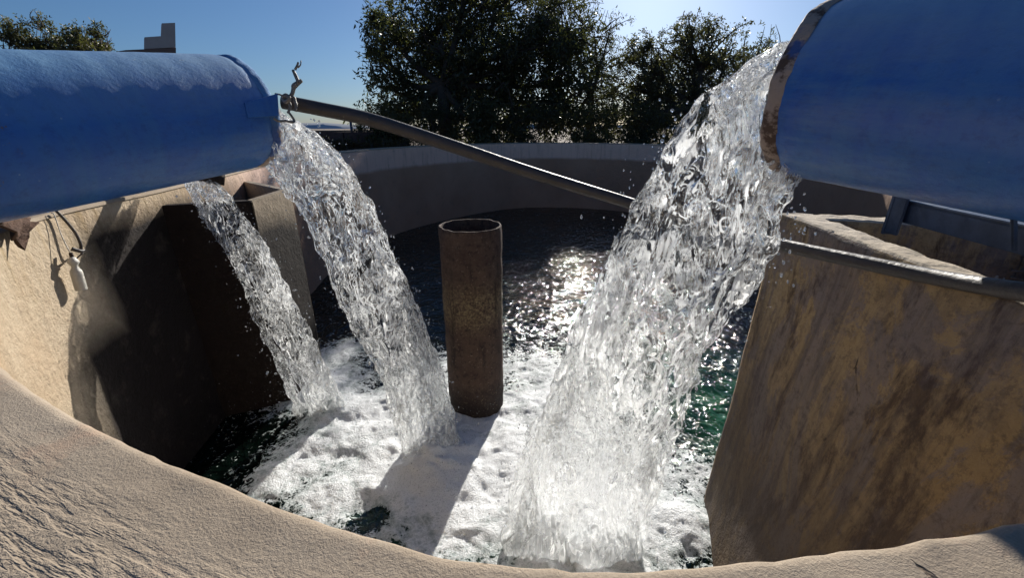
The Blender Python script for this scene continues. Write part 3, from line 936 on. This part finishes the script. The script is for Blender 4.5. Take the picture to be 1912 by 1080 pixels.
# loose wires in the chamber, right edge
lw = empty('loose_cable', P(1870, 500, 1.2))
tag(lw, 'thin loose cables hanging inside the chamber at the right edge', 'cable')
o1 = tube('strand', [P(1878, 468, 1.25), P(1868, 490, 1.22), P(1860, 520, 1.2)], 0.004, M['plastic'], n=12, seg=6)
o2 = tube('strand', [P(1886, 498, 1.2), P(1876, 512, 1.2), P(1872, 530, 1.2)], 0.003, M['plastic'], n=12, seg=6)
o3 = tube('strand', [P(1890, 506, 1.15), P(1905, 508, 1.15), P(1925, 507, 1.15)], 0.003, M['wire'], n=12, seg=6)
o4 = tube('strand', [P(1888, 518, 1.15), P(1904, 523, 1.15), P(1925, 521, 1.15)], 0.003, M['wire'], n=12, seg=6)
adopt(lw, o1, o2, o3, o4)

# ------------------------------------------------------------------ black hose across the tank
hp = [P(528, 190, 1.44), P(600, 204, 1.46), P(700, 226, 1.50), P(860, 278, 1.53), P(1000, 325, 1.52), P(1190, 384, 1.45), P(1320, 425, 1.32), P(1460, 458, 1.12), P(1600, 488, .95), P(1750, 519, .80), P(1912, 546, .655), P(2100, 570, .54)]
hr = np.interp(np.linspace(0, 11, 120), [0, 2, 3, 5, 7, 9, 10, 11], [.023, .0235, .023, .019, .0165, .0155, .0155, .0155])
hose = tube('hose', hp, hr, M['hose'], n=120, seg=20)
tag(hose, 'long sagging black rubber hose strung across the tank between the two blue pipes', 'hose')

# wire tie with a twisted upright end at the left pipe mouth
wt = empty('wire_tie', P(540, 190, 1.40))
tag(wt, 'twisted grey wire tying the black hose to the left pipe mouth', 'wire')
d_ = 1.395
def wp(*uv): return [P(u, v, d_ + dd) for u, v, dd in uv]
os_ = [tube('twist', wp((536, 186, 0), (545, 176, 0), (548, 166, 0), (550, 160, 0), (563, 150, .01)), [.006, .006, .0065, .009, .006], M['wire'], n=24, seg=8),
       tube('twist', wp((558, 155, 0), (552, 141, 0), (547, 131, 0)), [.006, .006, .0045], M['wire'], n=12, seg=8),
       tube('twist', wp((551, 130, 0), (555, 122, 0), (557, 116, 0)), [.004, .0035, .003], M['wire'], n=10, seg=8),
       tube('strand', wp((556, 126, 0), (561, 121, 0), (562, 113, 0)), [.003, .002, .002], M['wire'], n=10, seg=6),
       tube('strand', wp((514, 175, -.01), (524, 177, -.015), (532, 182, -.01), (541, 182, 0)), .003, M['wire'], n=16, seg=6),
       tube('strand', wp((541, 180, 0), (549, 182, 0), (551, 190, 0), (553, 196, 0), (552, 208, 0)), [.004, .0045, .005, .005, .004], M['wire'], n=16, seg=6),
       tube('strand', wp((535, 184, 0), (540, 192, 0), (542, 200, 0), (539, 208, 0)), [.005, .006, .005, .004], M['wire'], n=14, seg=6),
       tube('strand', wp((511, 221, -.03), (520, 226, -.02), (534, 226, 0), (546, 228, 0), (549, 224, .01), (541, 212, 0), (537, 209, 0)), .0042, M['wire'], n=30, seg=6),
       tube('knot', wp((528, 182, 0), (534, 178, -.01), (540, 184, -.012), (534, 190, -.005), (529, 184, .0)), .007, M['wire'], n=24, seg=8)]
adopt(wt, *os_)

# ------------------------------------------------------------------ bottle, cable and rag on the left wall
def wall_pt(u, v, off=0.0):
    """where a sight line meets the tank's inner wall"""
    r = ray(u, v)
    best = None
    for i in range(n):
        a = per[i]; b = per[(i + 1) % n]
        den = r.x * (b[1] - a[1]) - r.y * (b[0] - a[0])
        if abs(den) < 1e-9: continue
        t = (a[0] * (b[1] - a[1]) - a[1] * (b[0] - a[0])) / den
        s = (a[0] * r.y - a[1] * r.x) / den
        if t > 0 and 0 <= s <= 1:
            z_ = CAMZ + r.z * t
            if best is None or t > best[0]: best = (t, outn[i])
    t, o_ = best
    p = P(u, v, t)
    return Vector((p.x - o_[0] * off, p.y - o_[1] * off, p.z))
def lathe(name, prof, mat, seg=28):
    V = []
    for r, z_ in prof:
        for s in range(seg):
            a = 2 * math.pi * s / seg
            V.append((r * math.cos(a), r * math.sin(a), z_))
    F = [tuple(f) for f in grid_faces(len(prof), seg, True)]
    F.append(tuple(reversed(range(seg)))); F.append(tuple(range((len(prof) - 1) * seg, len(prof) * seg)))
    return mesh_obj(name, V, F, mat)
bt = wall_pt(107, 474, 0.035); bb2 = wall_pt(128, 545, 0.035)
ax = (bt - bb2); Lb = ax.length
bot = empty('bottle', bb2)
tag(bot, 'dusty white plastic bottle hanging on a string against the left wall', 'bottle')
k_ = Lb / 0.128
o1 = lathe('bottle_body', [(0.0030 * k_, 0), (0.0141 * k_, 0.001), (0.0159 * k_, 0.004), (0.0159 * k_, 0.06 * k_), (0.0148 * k_, 0.068 * k_), (0.0089 * k_, 0.078 * k_), (0.0085 * k_, 0.084 * k_), (0.0148 * k_, 0.094 * k_), (0.0152 * k_, 0.098 * k_), (0.0089 * k_, 0.110 * k_), (0.0044 * k_, 0.115 * k_)], M['plastic'])
o2 = lathe('cap', [(0.0044 * k_, 0.113 * k_), (0.0053 * k_, 0.114 * k_), (0.0053 * k_, 0.127 * k_), (0.0030 * k_, 0.129 * k_)], M['rust'])
for o in (o1, o2):
    o.parent = bot
bot.rotation_mode = 'QUATERNION'
bot.rotation_quaternion = ax.to_track_quat('Z', 'Y')
stv = [wall_pt(107, 476, .035), wall_pt(100, 440, .02), wall_pt(93, 402, .012), wall_pt(92, 398, .005)]
o3 = tube('string', stv, 0.0016, M['plastic'], n=12, seg=5)
adopt(bot, o3)
cb_ = tube('hanging_cable', [wall_pt(98, 394, .01), wall_pt(108, 412, .02), wall_pt(121, 436, .03), wall_pt(128, 458, .035), wall_pt(130, 471, .03)], 0.0045, M['hose'], n=30, seg=8)
tag(cb_, 'short dark cable hanging down the left wall beside the bottle', 'cable')
hk = tube('wire_hook', [wall_pt(113, 466, .03), wall_pt(120, 471, .045), wall_pt(127, 469, .045), wall_pt(135, 472, .02), wall_pt(124, 474, .045), wall_pt(122, 485, .03)], [.007, .006, .0035, .003, .003, .002], M['hose'], n=36, seg=8)
tag(hk, 'small dark wire hook at the lower end of the cable above the bottle', 'hook')
# rag
V, F = [], []
ru, rv = 9, 9
outl = [(-22, 408, 8), (-8, 408, 22), (4, 406, 40), (14, 404, 26), (20, 402, 62), (25, 401, 44), (29, 400, 22), (33, 400, 36), (37, 401, 10)]
for i, (u, v, hh) in enumerate(outl):
    for j in range(rv):
        f = j / (rv - 1)
        V.append(wall_pt(u + 4 * f * math.sin(i), v + 6 + f * hh, 0.016 + 0.018 * math.sin(i * 1.7 + j * 0.8) * f + .006))
for f in grid_faces(len(outl), rv): F.append(tuple(f))
rag = mesh_obj('rag', V, F, M['cloth'])
md = rag.modifiers.new('t', 'SOLIDIFY'); md.thickness = 0.003
tag(rag, 'torn brown rag drooping over the top of the left wall', 'rag')

# small spout feeding the thin stream, behind the left pipe
spt = tube('spout', [(-1.75, 1.62, 0.13), (-1.60, 1.80, 0.10), (-1.46, 1.93, 0.075), (-1.34, 2.015, 0.035)], 0.026, M['rust'], n=20, seg=18)
tag(spt, 'short rusty spout behind the left pipe feeding the thin stream', 'spout')

# ------------------------------------------------------------------ falling water
def build_stream(name, stations, thick, mat, label, nstr, voxel, seed, edge_r=(0.006, 0.016), core=0.9, ragged=0.5, drops=80, disp=1.0, widths=None):
    """stations: (uL, vL, dL, uR, vR, dR). A core body plus many braided strands fused into one skin."""
    rg = np.random.default_rng(seed)
    Lp = smooth_path([P(a, b, c) for a, b, c, *_ in stations], 120)
    Rp = smooth_path([P(*s[3:6]) for s in stations], 120)
    ns = 120
    mid = (Lp + Rp) / 2
    tan = np.gradient(mid, axis=0); tan /= np.linalg.norm(tan, axis=1)[:, None]
    wv_ = Rp - Lp
    wl = np.linalg.norm(wv_, axis=1)
    nrm = np.cross(tan, wv_ / wl[:, None]); nrm /= np.linalg.norm(nrm, axis=1)[:, None]
    th = np.interp(np.linspace(0, 1, ns), np.linspace(0, 1, len(thick)), thick)
    arc_ = np.concatenate([[0], np.cumsum(np.linalg.norm(np.diff(mid, axis=0), axis=1))])
    Vs, Fs, off = [], [], 0
    # core
    segc = 64
    for kk in range(ns):
        for s in range(segc):
            a = 2 * math.pi * s / segc
            ca, sa = math.cos(a), math.sin(a)
            ca = math.copysign(abs(ca) ** 0.8, ca); sa = math.copysign(abs(sa) ** 0.8, sa)
            Vs.append(mid[kk] + wv_[kk] * 0.5 * core * ca + nrm[kk] * th[kk] * 0.5 * sa)
    Vs = np.array(Vs)
    par_ = np.column_stack([Vs[:, 0] * 7, Vs[:, 1] * 7, Vs[:, 2] * 2.6]) + seed
    cdir = Vs - np.repeat(mid, segc, axis=0)
    cl = np.linalg.norm(cdir, axis=1)[:, None]
    env = np.repeat(np.clip(np.linspace(0, 1, ns) * 5, 0.12, 1), segc)
    Vs = Vs + cdir / cl * (ragged * 0.05 * fbm(par_, 3) * env)[:, None]
    Fc = [tuple(f) for f in grid_faces(ns, segc, True)]
    Fc.append(tuple(reversed(range(segc)))); Fc.append(tuple(range((ns - 1) * segc, ns * segc)))
    VV = [Vs]; FF = Fc; off = len(Vs)
    tt_ = np.linspace(0, 1, ns)
    for k2 in range(nstr):
        a = rg.uniform(0, 2 * math.pi)
        lo = rg.uniform(0, 0.75) if k2 > nstr * .4 else 0.0
        hi = min(1, lo + rg.uniform(0.15, 0.55)) if k2 > nstr * .4 else 1.0
        if rg.random() < 0.55: a = rg.choice([0, math.pi]) + rg.normal(0, 0.35)
        i0, i1 = int(lo * (ns - 1)), int(hi * (ns - 1))
        if i1 - i0 < 8: continue
        idx = np.arange(i0, i1 + 1)
        q_ = np.column_stack([np.full(len(idx), k2 * 7.7), arc_[idx] * 4.5, np.zeros(len(idx))])
        an = a + 0.5 * noise(q_)
        rr_ = 0.93 + (0.22 if k2 % 3 == 0 else 0.09) * noise(q_ * 1.7 + 3) + (0.10 * rg.random() * np.sin(np.pi * (idx - i0) / (i1 - i0)) if rg.random() < .5 else 0)
        pth = mid[idx] + wv_[idx] * 0.5 * (np.cos(an) * rr_)[:, None] + nrm[idx] * (th[idx] * 0.5 * np.sin(an) * rr_)[:, None]
        r0 = rg.uniform(*edge_r)
        rads = r0 * (0.75 + 0.8 * noise(q_ * 3 + 9))
        tp = np.minimum(1, np.minimum(np.arange(len(idx)) + .3 if i0 > 0 else 99, np.arange(len(idx))[::-1] + 1) / 5)
        rads = np.clip(rads * tp, 0.0022, None)
        v_, f_ = tube_vf(pth, rads, 8, off)
        VV.append(np.array(v_)); FF += f_; off += len(v_)
    me = bpy.data.meshes.new(name)
    me.from_pydata([tuple(v) for v in np.concatenate(VV)], [], FF)
    me.update()
    tmp = bpy.data.objects.new(name + '_raw', me)
    C.objects.link(tmp)
    md = tmp.modifiers.new('r', 'REMESH'); md.mode = 'VOXEL'; md.voxel_size = voxel
    dg = bpy.context.evaluated_depsgraph_get()
    ev = tmp.evaluated_get(dg)
    new = bpy.data.meshes.new_from_object(ev)
    bpy.data.objects.remove(tmp)
    nv = len(new.vertices)
    co = np.empty(nv * 3, np.float32); new.vertices.foreach_get('co', co); co = co.reshape(-1, 3).astype(float)
    nm = np.empty(nv * 3, np.float32); new.vertices.foreach_get('normal', nm); nm = nm.reshape(-1, 3)
    q_ = co * np.array([1, 1, 0.55])
    warp = np.column_stack([noise(q_ * 9 + 1), noise(q_ * 9 + 7), noise(q_ * 9 + 13)]) * 0.035
    rid = 1 - 2 * np.abs(noise((q_ + warp) * 19))
    env = np.clip((0.15 - co[:, 2] + 0.1) * 3.0, 0.25, 1)
    hgt_ = disp * env * (0.008 * fbm((q_ + warp) * 8, 3) + 0.0065 * rid + 0.0028 * noise((q_ + warp) * 48))
    co = co + nm * hgt_[:, None]
    new.vertices.foreach_set('co', co.astype(np.float32).ravel())
    new.update()
    new.materials.clear(); new.materials.append(mat)
    new.shade_smooth()
    o = bpy.data.objects.new(name, new)
    C.objects.link(o)
    tag(o, label, 'water jet', 'water jets falling into the tank')
    # loose drops torn off the edges
    bm = bmesh.new()
    for k2 in range(drops):
        i = int(ns * min(.98, rg.uniform(0.15, 1.0)))
        side = rg.choice([-1, 1])
        c = mid[i] + wv_[i] * 0.5 * side * (1.0 + abs(rg.normal(0, 0.22)) + .04) + nrm[i] * rg.normal(0, 0.06)
        r = float(np.clip(rg.lognormal(-6.2, 0.45), 0.0009, 0.006))
        Mx = Matrix.Translation(Vector(c)) @ Matrix.Rotation(rg.uniform(0, 3), 4, 'X') @ Matrix.Diagonal((r, r, r * rg.uniform(1, 2.2), 1))
        bmesh.ops.create_icosphere(bm, subdivisions=1, radius=1, matrix=Mx)
    dm = bpy.data.meshes.new('droplets'); bm.to_mesh(dm); bm.free(); dm.shade_smooth(); dm.materials.append(DROP)
    do = bpy.data.objects.new('droplets', dm); C.objects.link(do); do.parent = o
    do['kind'] = 'stuff'
    return o

R_st = [(1462, 90, 1.10, 1530, 285, 1.0),
        (1425, 106, 1.08, 1502, 312, .99),
        (1385, 133, 1.09, 1490, 338, .99),
        (1335, 175, 1.12, 1462, 375, 1.00),
        (1283, 232, 1.16, 1446, 425, 1.05),
        (1240, 300, 1.21, 1436, 470, 1.10),
        (1196, 380, 1.27, 1398, 535, 1.16),
        (1150, 470, 1.33, 1345, 610, 1.23),
        (1108, 560, 1.39, 1304, 660, 1.29),
        (1068, 655, 1.45, 1288, 730, 1.36),
        (1030, 745, 1.51, 1262, 800, 1.43),
        (988, 830, 1.545, 1235, 870, 1.49),
        (962, 910, 1.575, 1215, 945, 1.53),
        (948, 985, 1.585, 1202, 1010, 1.56),
        (935, 1075, 1.60, 1196, 1085, 1.59)]
build_stream('water_jet', R_st, [.20, .19, .17, .15, .15, .15, .16, .16, .16], M['jet'], 'widest clear jet pouring out of the right blue pipe', 110, 0.0045, 21, drops=420, core=0.76, ragged=1.1)
A_st = [(478, 262, 1.54, 520, 205, 1.56),
        (494, 298, 1.53, 546, 230, 1.56),
        (522, 336, 1.53, 590, 254, 1.57),
        (562, 390, 1.53, 648, 318, 1.58),
        (605, 465, 1.60, 690, 392, 1.64),
        (640, 560, 1.69, 728, 470, 1.71),
        (680, 635, 1.77, 768, 560, 1.79),
        (715, 700, 1.86, 800, 640, 1.88),
        (738, 775, 1.95, 826, 715, 1.97),
        (755, 835, 2.03, 846, 790, 2.06),
        (762, 880, 2.09, 862, 860, 2.13)]
build_stream('water_jet', A_st, [.18, .18, .16, .14, .12, .12, .13, .14], M['jets'], 'clear jet falling from the mouth of the left blue pipe beside the standpipe', 90, 0.0042, 5, drops=300, core=0.72, ragged=0.8)
B_st = [(335, 318, 1.93, 395, 322, 1.95),
        (352, 352, 1.93, 412, 348, 1.95),
        (392, 420, 1.93, 446, 395, 1.95),
        (438, 490, 1.96, 492, 458, 1.98),
        (466, 560, 2.02, 530, 530, 2.04),
        (490, 620, 2.10, 560, 590, 2.12),
        (520, 680, 2.20, 590, 655, 2.22),
        (545, 740, 2.28, 625, 720, 2.32),
        (565, 790, 2.38, 655, 780, 2.42)]
build_stream('water_jet', B_st, [.08, .075, .07, .07, .08, .10, .14], M['jets'], 'thinnest ragged jet falling from under the left blue pipe', 60, 0.004, 11, edge_r=(0.005, 0.011), core=0.50, ragged=0.7, drops=300)

# spray hanging over the foam
bm = bmesh.new()
for k in range(3200):
    u, v, r = rnd.choice([(620, 800, .3), (800, 880, .25), (1080, 960, .35), (900, 880, .3), (560, 760, .3)])
    c = w_at(u, v) + np.array([rnd.gauss(0, r), rnd.gauss(0, r)])
    if c[1] < 0.45: continue
    z_ = WATER + 0.06 + abs(rnd.gauss(0, 0.13))
    rr = min(0.005, 0.0008 * math.exp(rnd.gauss(0.0, 0.6)))
    bmesh.ops.create_icosphere(bm, subdivisions=1, radius=rr, matrix=Matrix.Translation((c[0], c[1], z_)))
me = bpy.data.meshes.new('spray'); bm.to_mesh(me); bm.free(); me.shade_smooth(); me.materials.append(DROP)
spo_ = bpy.data.objects.new('spray', me); C.objects.link(spo_)
tag(spo_, 'fine drops of spray flying above the white foam', 'spray', kind='stuff')

# ------------------------------------------------------------------ trees
def tree(name, loc, blobs, nleaf, lsize, lmat, label, group=None, seed=1, trunk_r=0.16, clump=9, aspect=0.3, bare=0, hfork=0.35, cat='tree'):
    rg = np.random.default_rng(seed)
    root = empty(name, loc)
    tag(root, label, cat, group)
    V, F, off = [], [], 0
    H = max(b[2] + b[5] for b in blobs)
    fork = Vector((0, 0, H * hfork))
    def add(pts, rads, seg=7):
        nonlocal off
        v_, f_ = tube_vf(pts, rads, seg, off)
        V.extend(v_); F.extend(f_); off += len(v_)
    add([(0, 0, -.2), (0.03, 0.02, H * hfork * .5), fork], [trunk_r * 1.25, trunk_r, trunk_r * .8], 12)
    tips = []
    for b in blobs:
        c = Vector(b[:3]); r = Vector(b[3:6])
        mid_ = fork.lerp(c, 0.5) + Vector(rg.normal(0, .15, 3)) - Vector((0, 0, .1))
        pth = smooth_path([fork, mid_, c], 9)
        add([Vector(p) for p in pth], np.linspace(trunk_r * .6, trunk_r * .16, 9), 7)
        nb = int(7 + 10 * r.x)
        for k in range(nb):
            d = Vector(rg.normal(0, 1, 3)).normalized()
            e = c + Vector((d.x * r.x, d.y * r.y, d.z * r.z)) * rg.uniform(.6, 1.02)
            s0 = Vector(pth[rg.integers(4, 9)])
            m1 = s0.lerp(e, .5) + Vector(rg.normal(0, .1, 3)) * r.x
            pp = smooth_path([s0, m1, e], 7)
            add([Vector(p) for p in pp], np.linspace(trunk_r * .14, 0.008, 7), 5)
            tips.append(pp)
    for k in range(bare):
        b = blobs[rg.integers(0, len(blobs))]
        c = Vector(b[:3]); r = Vector(b[3:6])
        d = Vector(rg.normal(0, 1, 3)); d.z = abs(d.z) * 1.3; d.normalize()
        e = c + Vector((d.x * r.x, d.y * r.y, d.z * r.z)) * rg.uniform(1.0, 1.3)
        s0 = c + (e - c) * .3
        m1 = s0.lerp(e, .5) + Vector(rg.normal(0, .12, 3)) * r.x
        pp = smooth_path([s0, m1, e], 7)
        add([Vector(p) for p in pp], np.linspace(0.025, 0.005, 7), 4)
        tips.append(pp)
    tr = mesh_obj('trunk', V, F, M['bark'], root)
    # leaves in drooping clumps
    vol = np.array([b[3] * b[4] * b[5] for b in blobs]) ** 0.8
    vol /= vol.sum()
    nc = nleaf // clump
    which = rg.choice(len(blobs), nc, p=vol)
    B = np.array([b[:6] for b in blobs])[which]
    d = rg.normal(0, 1, (nc, 3)); d /= np.linalg.norm(d, axis=1)[:, None]
    rad = rg.uniform(0, 1, nc) ** 0.42
    lump = 1 + 0.42 * noise(d * 2.3 + which[:, None] * 3.1)
    cc = B[:, :3] + d * B[:, 3:6] * (rad * lump)[:, None]
    if tips:
        tipa = np.concatenate([np.array(t)[3:] for t in tips])
        nt = int(nc * .35)
        pick = rg.integers(0, len(tipa), nt)
        cc[:nt] = tipa[pick] + rg.normal(0, lsize * .7, (nt, 3))
    keep = noise(cc * 1.5 + seed) > -0.16
    cc = cc[keep]
    cc = np.repeat(cc, clump, axis=0)
    m = len(cc)
    dirn = rg.normal(0, 1, (m, 3)); dirn[:, 2] -= 0.45
    dirn /= np.linalg.norm(dirn, axis=1)[:, None]
    L = lsize * rg.uniform(.6, 1.25, m)
    st = cc + rg.normal(0, lsize * .35, (m, 3))
    sd = np.cross(dirn, rg.normal(0, 1, (m, 3))); sd /= np.linalg.norm(sd, axis=1)[:, None]
    wd = L * aspect * .5
    md_ = st + dirn * (L * .45)[:, None]
    up_ = np.cross(dirn, sd) * (L * .10)[:, None]
    v0 = st; v1 = md_ + sd * wd[:, None] + up_; v2 = st + dirn * L[:, None]; v3 = md_ - sd * wd[:, None] + up_
    VV = np.stack([v0, v1, v2, v3], 1).reshape(-1, 3)
    FF = np.arange(m * 4).reshape(-1, 4)
    cr = np_mesh('crown', VV, FF, lmat, root, smooth=False)
    return root
GZ = -0.55
def TP(u, v, d):
    p = P(u, v, d); return p
# main broad-leaved tree left of centre; blobs are given relative to the foot
def mk(loc_uv, d, blobpx, *a, **k):
    foot = P(loc_uv, 240, d)
    foot = Vector((foot.x, foot.y, GZ))
    bl = []
    for (u, v, ru_, rv_, dd) in blobpx:
        dep = d + dd
        p = P(u, v, dep)
        s = dep / FPX
        bl.append((p.x - foot.x, p.y - foot.y, p.z - foot.z, ru_ * s, (ru_ + rv_) * .5 * s, rv_ * s * 1.05))
    return foot, bl
D1 = 11.0
foot, bl = mk(830, D1, [(800, 60, 95, 75, 0), (725, 35, 50, 35, .3), (735, 170, 62, 55, -.4), (860, 150, 110, 80, .3), (960, 120, 100, 75, -.2), (1050, 160, 90, 80, .2), (900, 225, 190, 50, 0), (740, 222, 70, 32, .2), (840, 120, 150, 100, .6), (1000, 90, 110, 80, .6),
                            (930, 20, 120, 40, .2), (1060, 70, 70, 60, .4), (720, 110, 40, 26, .1), (880, -40, 150, 50, 0), (1010, 210, 140, 55, .5)])
tree('mango_tree', foot, bl, 92000, 0.135, M['leaf1'], 'large dark broad leaved tree with gaps of sky, behind the tank left of centre', 'trees behind the far rim', 3, .17, 8, .30, bare=26)
foot, bl = mk(1100, D1 + 1.5, [(1060, 45, 70, 50, 0), (1110, 70, 60, 45, .2), (1020, 10, 60, 40, 0), (1120, 130, 70, 60, .2), (1080, 205, 90, 60, 0)])
tree('open_tree', foot, bl, 12000, 0.10, M['leaf2'], 'airy tree with thin bare twigs rising behind the middle of the tree group', 'trees behind the far rim', 8, .12, 6, .30, bare=70)
foot, bl = mk(1290, D1 + .5, [(1300, 120, 85, 75, 0), (1240, 180, 90, 75, .2), (1350, 130, 60, 65, -.1), (1290, 75, 55, 36, .1), (1200, 110, 40, 40, .1), (1350, 220, 110, 60, 0), (1180, 215, 100, 55, 0), (1420, 190, 60, 70, .2), (1330, 80, 36, 30, 0), (1270, 170, 130, 90, .5), (1180, 160, 80, 80, .5), (1390, 170, 70, 80, .3), (1230, 230, 160, 45, .8)])
tree('feathery_tree', foot, bl, 90000, 0.085, M['leaf2'], 'dense fine leaved olive tree right of centre behind the wide jet', 'trees behind the far rim', 12, .15, 9, .36, bare=50)
foot, bl = mk(1440, D1 + 2.5, [(1440, 150, 60, 70, 0), (1500, 180, 70, 80, 0), (1415, 105, 24, 30, 0)])
tree('dark_tree', foot, bl, 9000, 0.11, M['leaf1'], 'small dark tree partly hidden behind the mouth of the right pipe', 'trees behind the far rim', 14, .10, 8, .3, bare=14)
# bushes along the foot of the trees
for k, (u, d) in enumerate([(700, 9.6), (790, 9.9), (890, 10.0), (990, 10.0), (1090, 10.0), (1190, 9.9), (1290, 9.7), (1390, 9.4)]):
    p = P(u, 250, d)
    s = d / FPX
    tree('bush', Vector((p.x, p.y, GZ)), [(0, 0, .42, 66 * s, .4, .5), (.2, .1, .95, 58 * s, .4, .5)], 7500, 0.075, M['leaf1'] if k % 2 else M['leaf3'],
         ['leftmost low leafy bush at the left end of the tree row', 'dark low bush under the mango tree crown, right of the leftmost bush', 'olive low bush behind the hose crossing the far rim', 'dark low bush straight above the standpipe, behind the far rim',
          'olive low bush under the open twiggy tree', 'dark low bush between the twiggy tree and the feathery tree', 'olive low bush just left of the wide jet', 'dark low bush seen through the wide jet near the right pipe'][k],
         'bushes behind the far rim', 30 + k, .03, 8, .35, hfork=.15, cat='bush')
# trees above the left pipe
for k, (u, w, hpx, d) in enumerate([(20, 45, 58, 16.0), (88, 34, 62, 16.5), (140, 38, 46, 16.2), (190, 26, 44, 17.0)]):
    foot, bl = mk(u, d, [(u, 95 - hpx * .5, w * .8, hpx * .55, 0), (u - w * .3, 90 - hpx * .1, w * .7, hpx * .5, 0), (u + w * .35, 110 - hpx * .3, w * .55, hpx * .5, 0), (u, 150, w * 1.3, 50, 0)])
    tree('leafy_tree', foot, bl, 9000, 0.12, M['leaf3'],
         ['widest clump like tree top at the far left above the left pipe', 'tallest pointed tree top above the left pipe', 'rounded tree top between the pointed one and the thin one', 'thin sparse tree top nearest the stepped building'][k],
         'trees beyond the left pipe', 50 + k, .09, 8, .38, hfork=.3, bare=10)

# ------------------------------------------------------------------ building with stepped parapet, far left
db = 26.0
bld = empty('building', (P(270, 200, db).x, P(270, 200, db).y, GZ))
tag(bld, 'flat roofed building with pale stepped parapet and brown band above the left pipe', 'building')
def bpt(u, v, d=db): return P(u, v, d)
def slab_px(name, pts, depth, mat):
    front = [bpt(u, v) for u, v in pts]
    back = []
    for p in front:
        h_ = Vector((p.x, p.y, 0)).normalized()
        back.append(p + h_ * depth + Vector((-.12 * depth, 0, -.02 * depth)))
    m = len(front)
    F = [tuple(range(m)), tuple(reversed(range(m, 2 * m)))] + [(i, i + m, (i + 1) % m + m, (i + 1) % m) for i in range(m)]
    return mesh_obj(name, front + back, F, mat, smooth=False)
b1 = slab_px('parapet', [(328, 88), (270, 91), (270, 69), (301, 67), (302, 43), (327, 42)], .5, M['render_'])
b2 = slab_px('roof_band', [(328.6, 89), (328.6, 108), (150, 120), (150, 106), (235, 93)], 6, M['band'])
b3 = slab_px('wall', [(325, 109), (325, 250), (150, 250), (150, 121)], 5.5, M['render_'])
b4 = slab_px('window', [(300, 140), (300, 180), (260, 182), (260, 142)], .1, M['steel'])
adopt(bld, b1, b2, b3, b4)

# low brick wall, post and dry creeper left of the trees
lwl = [P(560, 262, 9.0), P(640, 252, 9.3), P(760, 246, 10.3)]
bw = empty('brick_wall', (lwl[1].x, lwl[1].y, GZ))
tag(bw, 'low dark red brick wall beyond the far rim, left of the trees', 'wall')
ob = []
for a, b in zip(lwl[:-1], lwl[1:]):
    ob.append(box_bar('wall_panel', (a.x, a.y, -.12), (b.x, b.y, -.12), .18, .62, M['brick'], None, .01))
ob.append(box_bar('coping', (lwl[0].x, lwl[0].y, .20), (lwl[2].x, lwl[2].y + .0, .22), .26, .03, M['band'], None, .006))
adopt(bw, *ob)
pp = P(657, 246, 9.9)
fp = tube('fence_post', [(pp.x, pp.y, GZ), (pp.x, pp.y, P(657, 226, 9.9).z)], .03, M['steel'], seg=10)
tag(fp, 'thin grey post sticking up beyond the brick wall under the hose', 'post')
p = P(660, 268, 8.9)
tree('dry_creeper', Vector((p.x, p.y, GZ)), [(-.6, 0, .48, .6, .12, .14), (.3, 0.1, .45, .7, .12, .16), (1.0, .2, .48, .5, .12, .14)], 3600, 0.06, M['leaf4'],
     'dry brown creeper lying over the foot of the low brick wall', None, 77, .02, 8, .45, hfork=.2, cat='creeper')
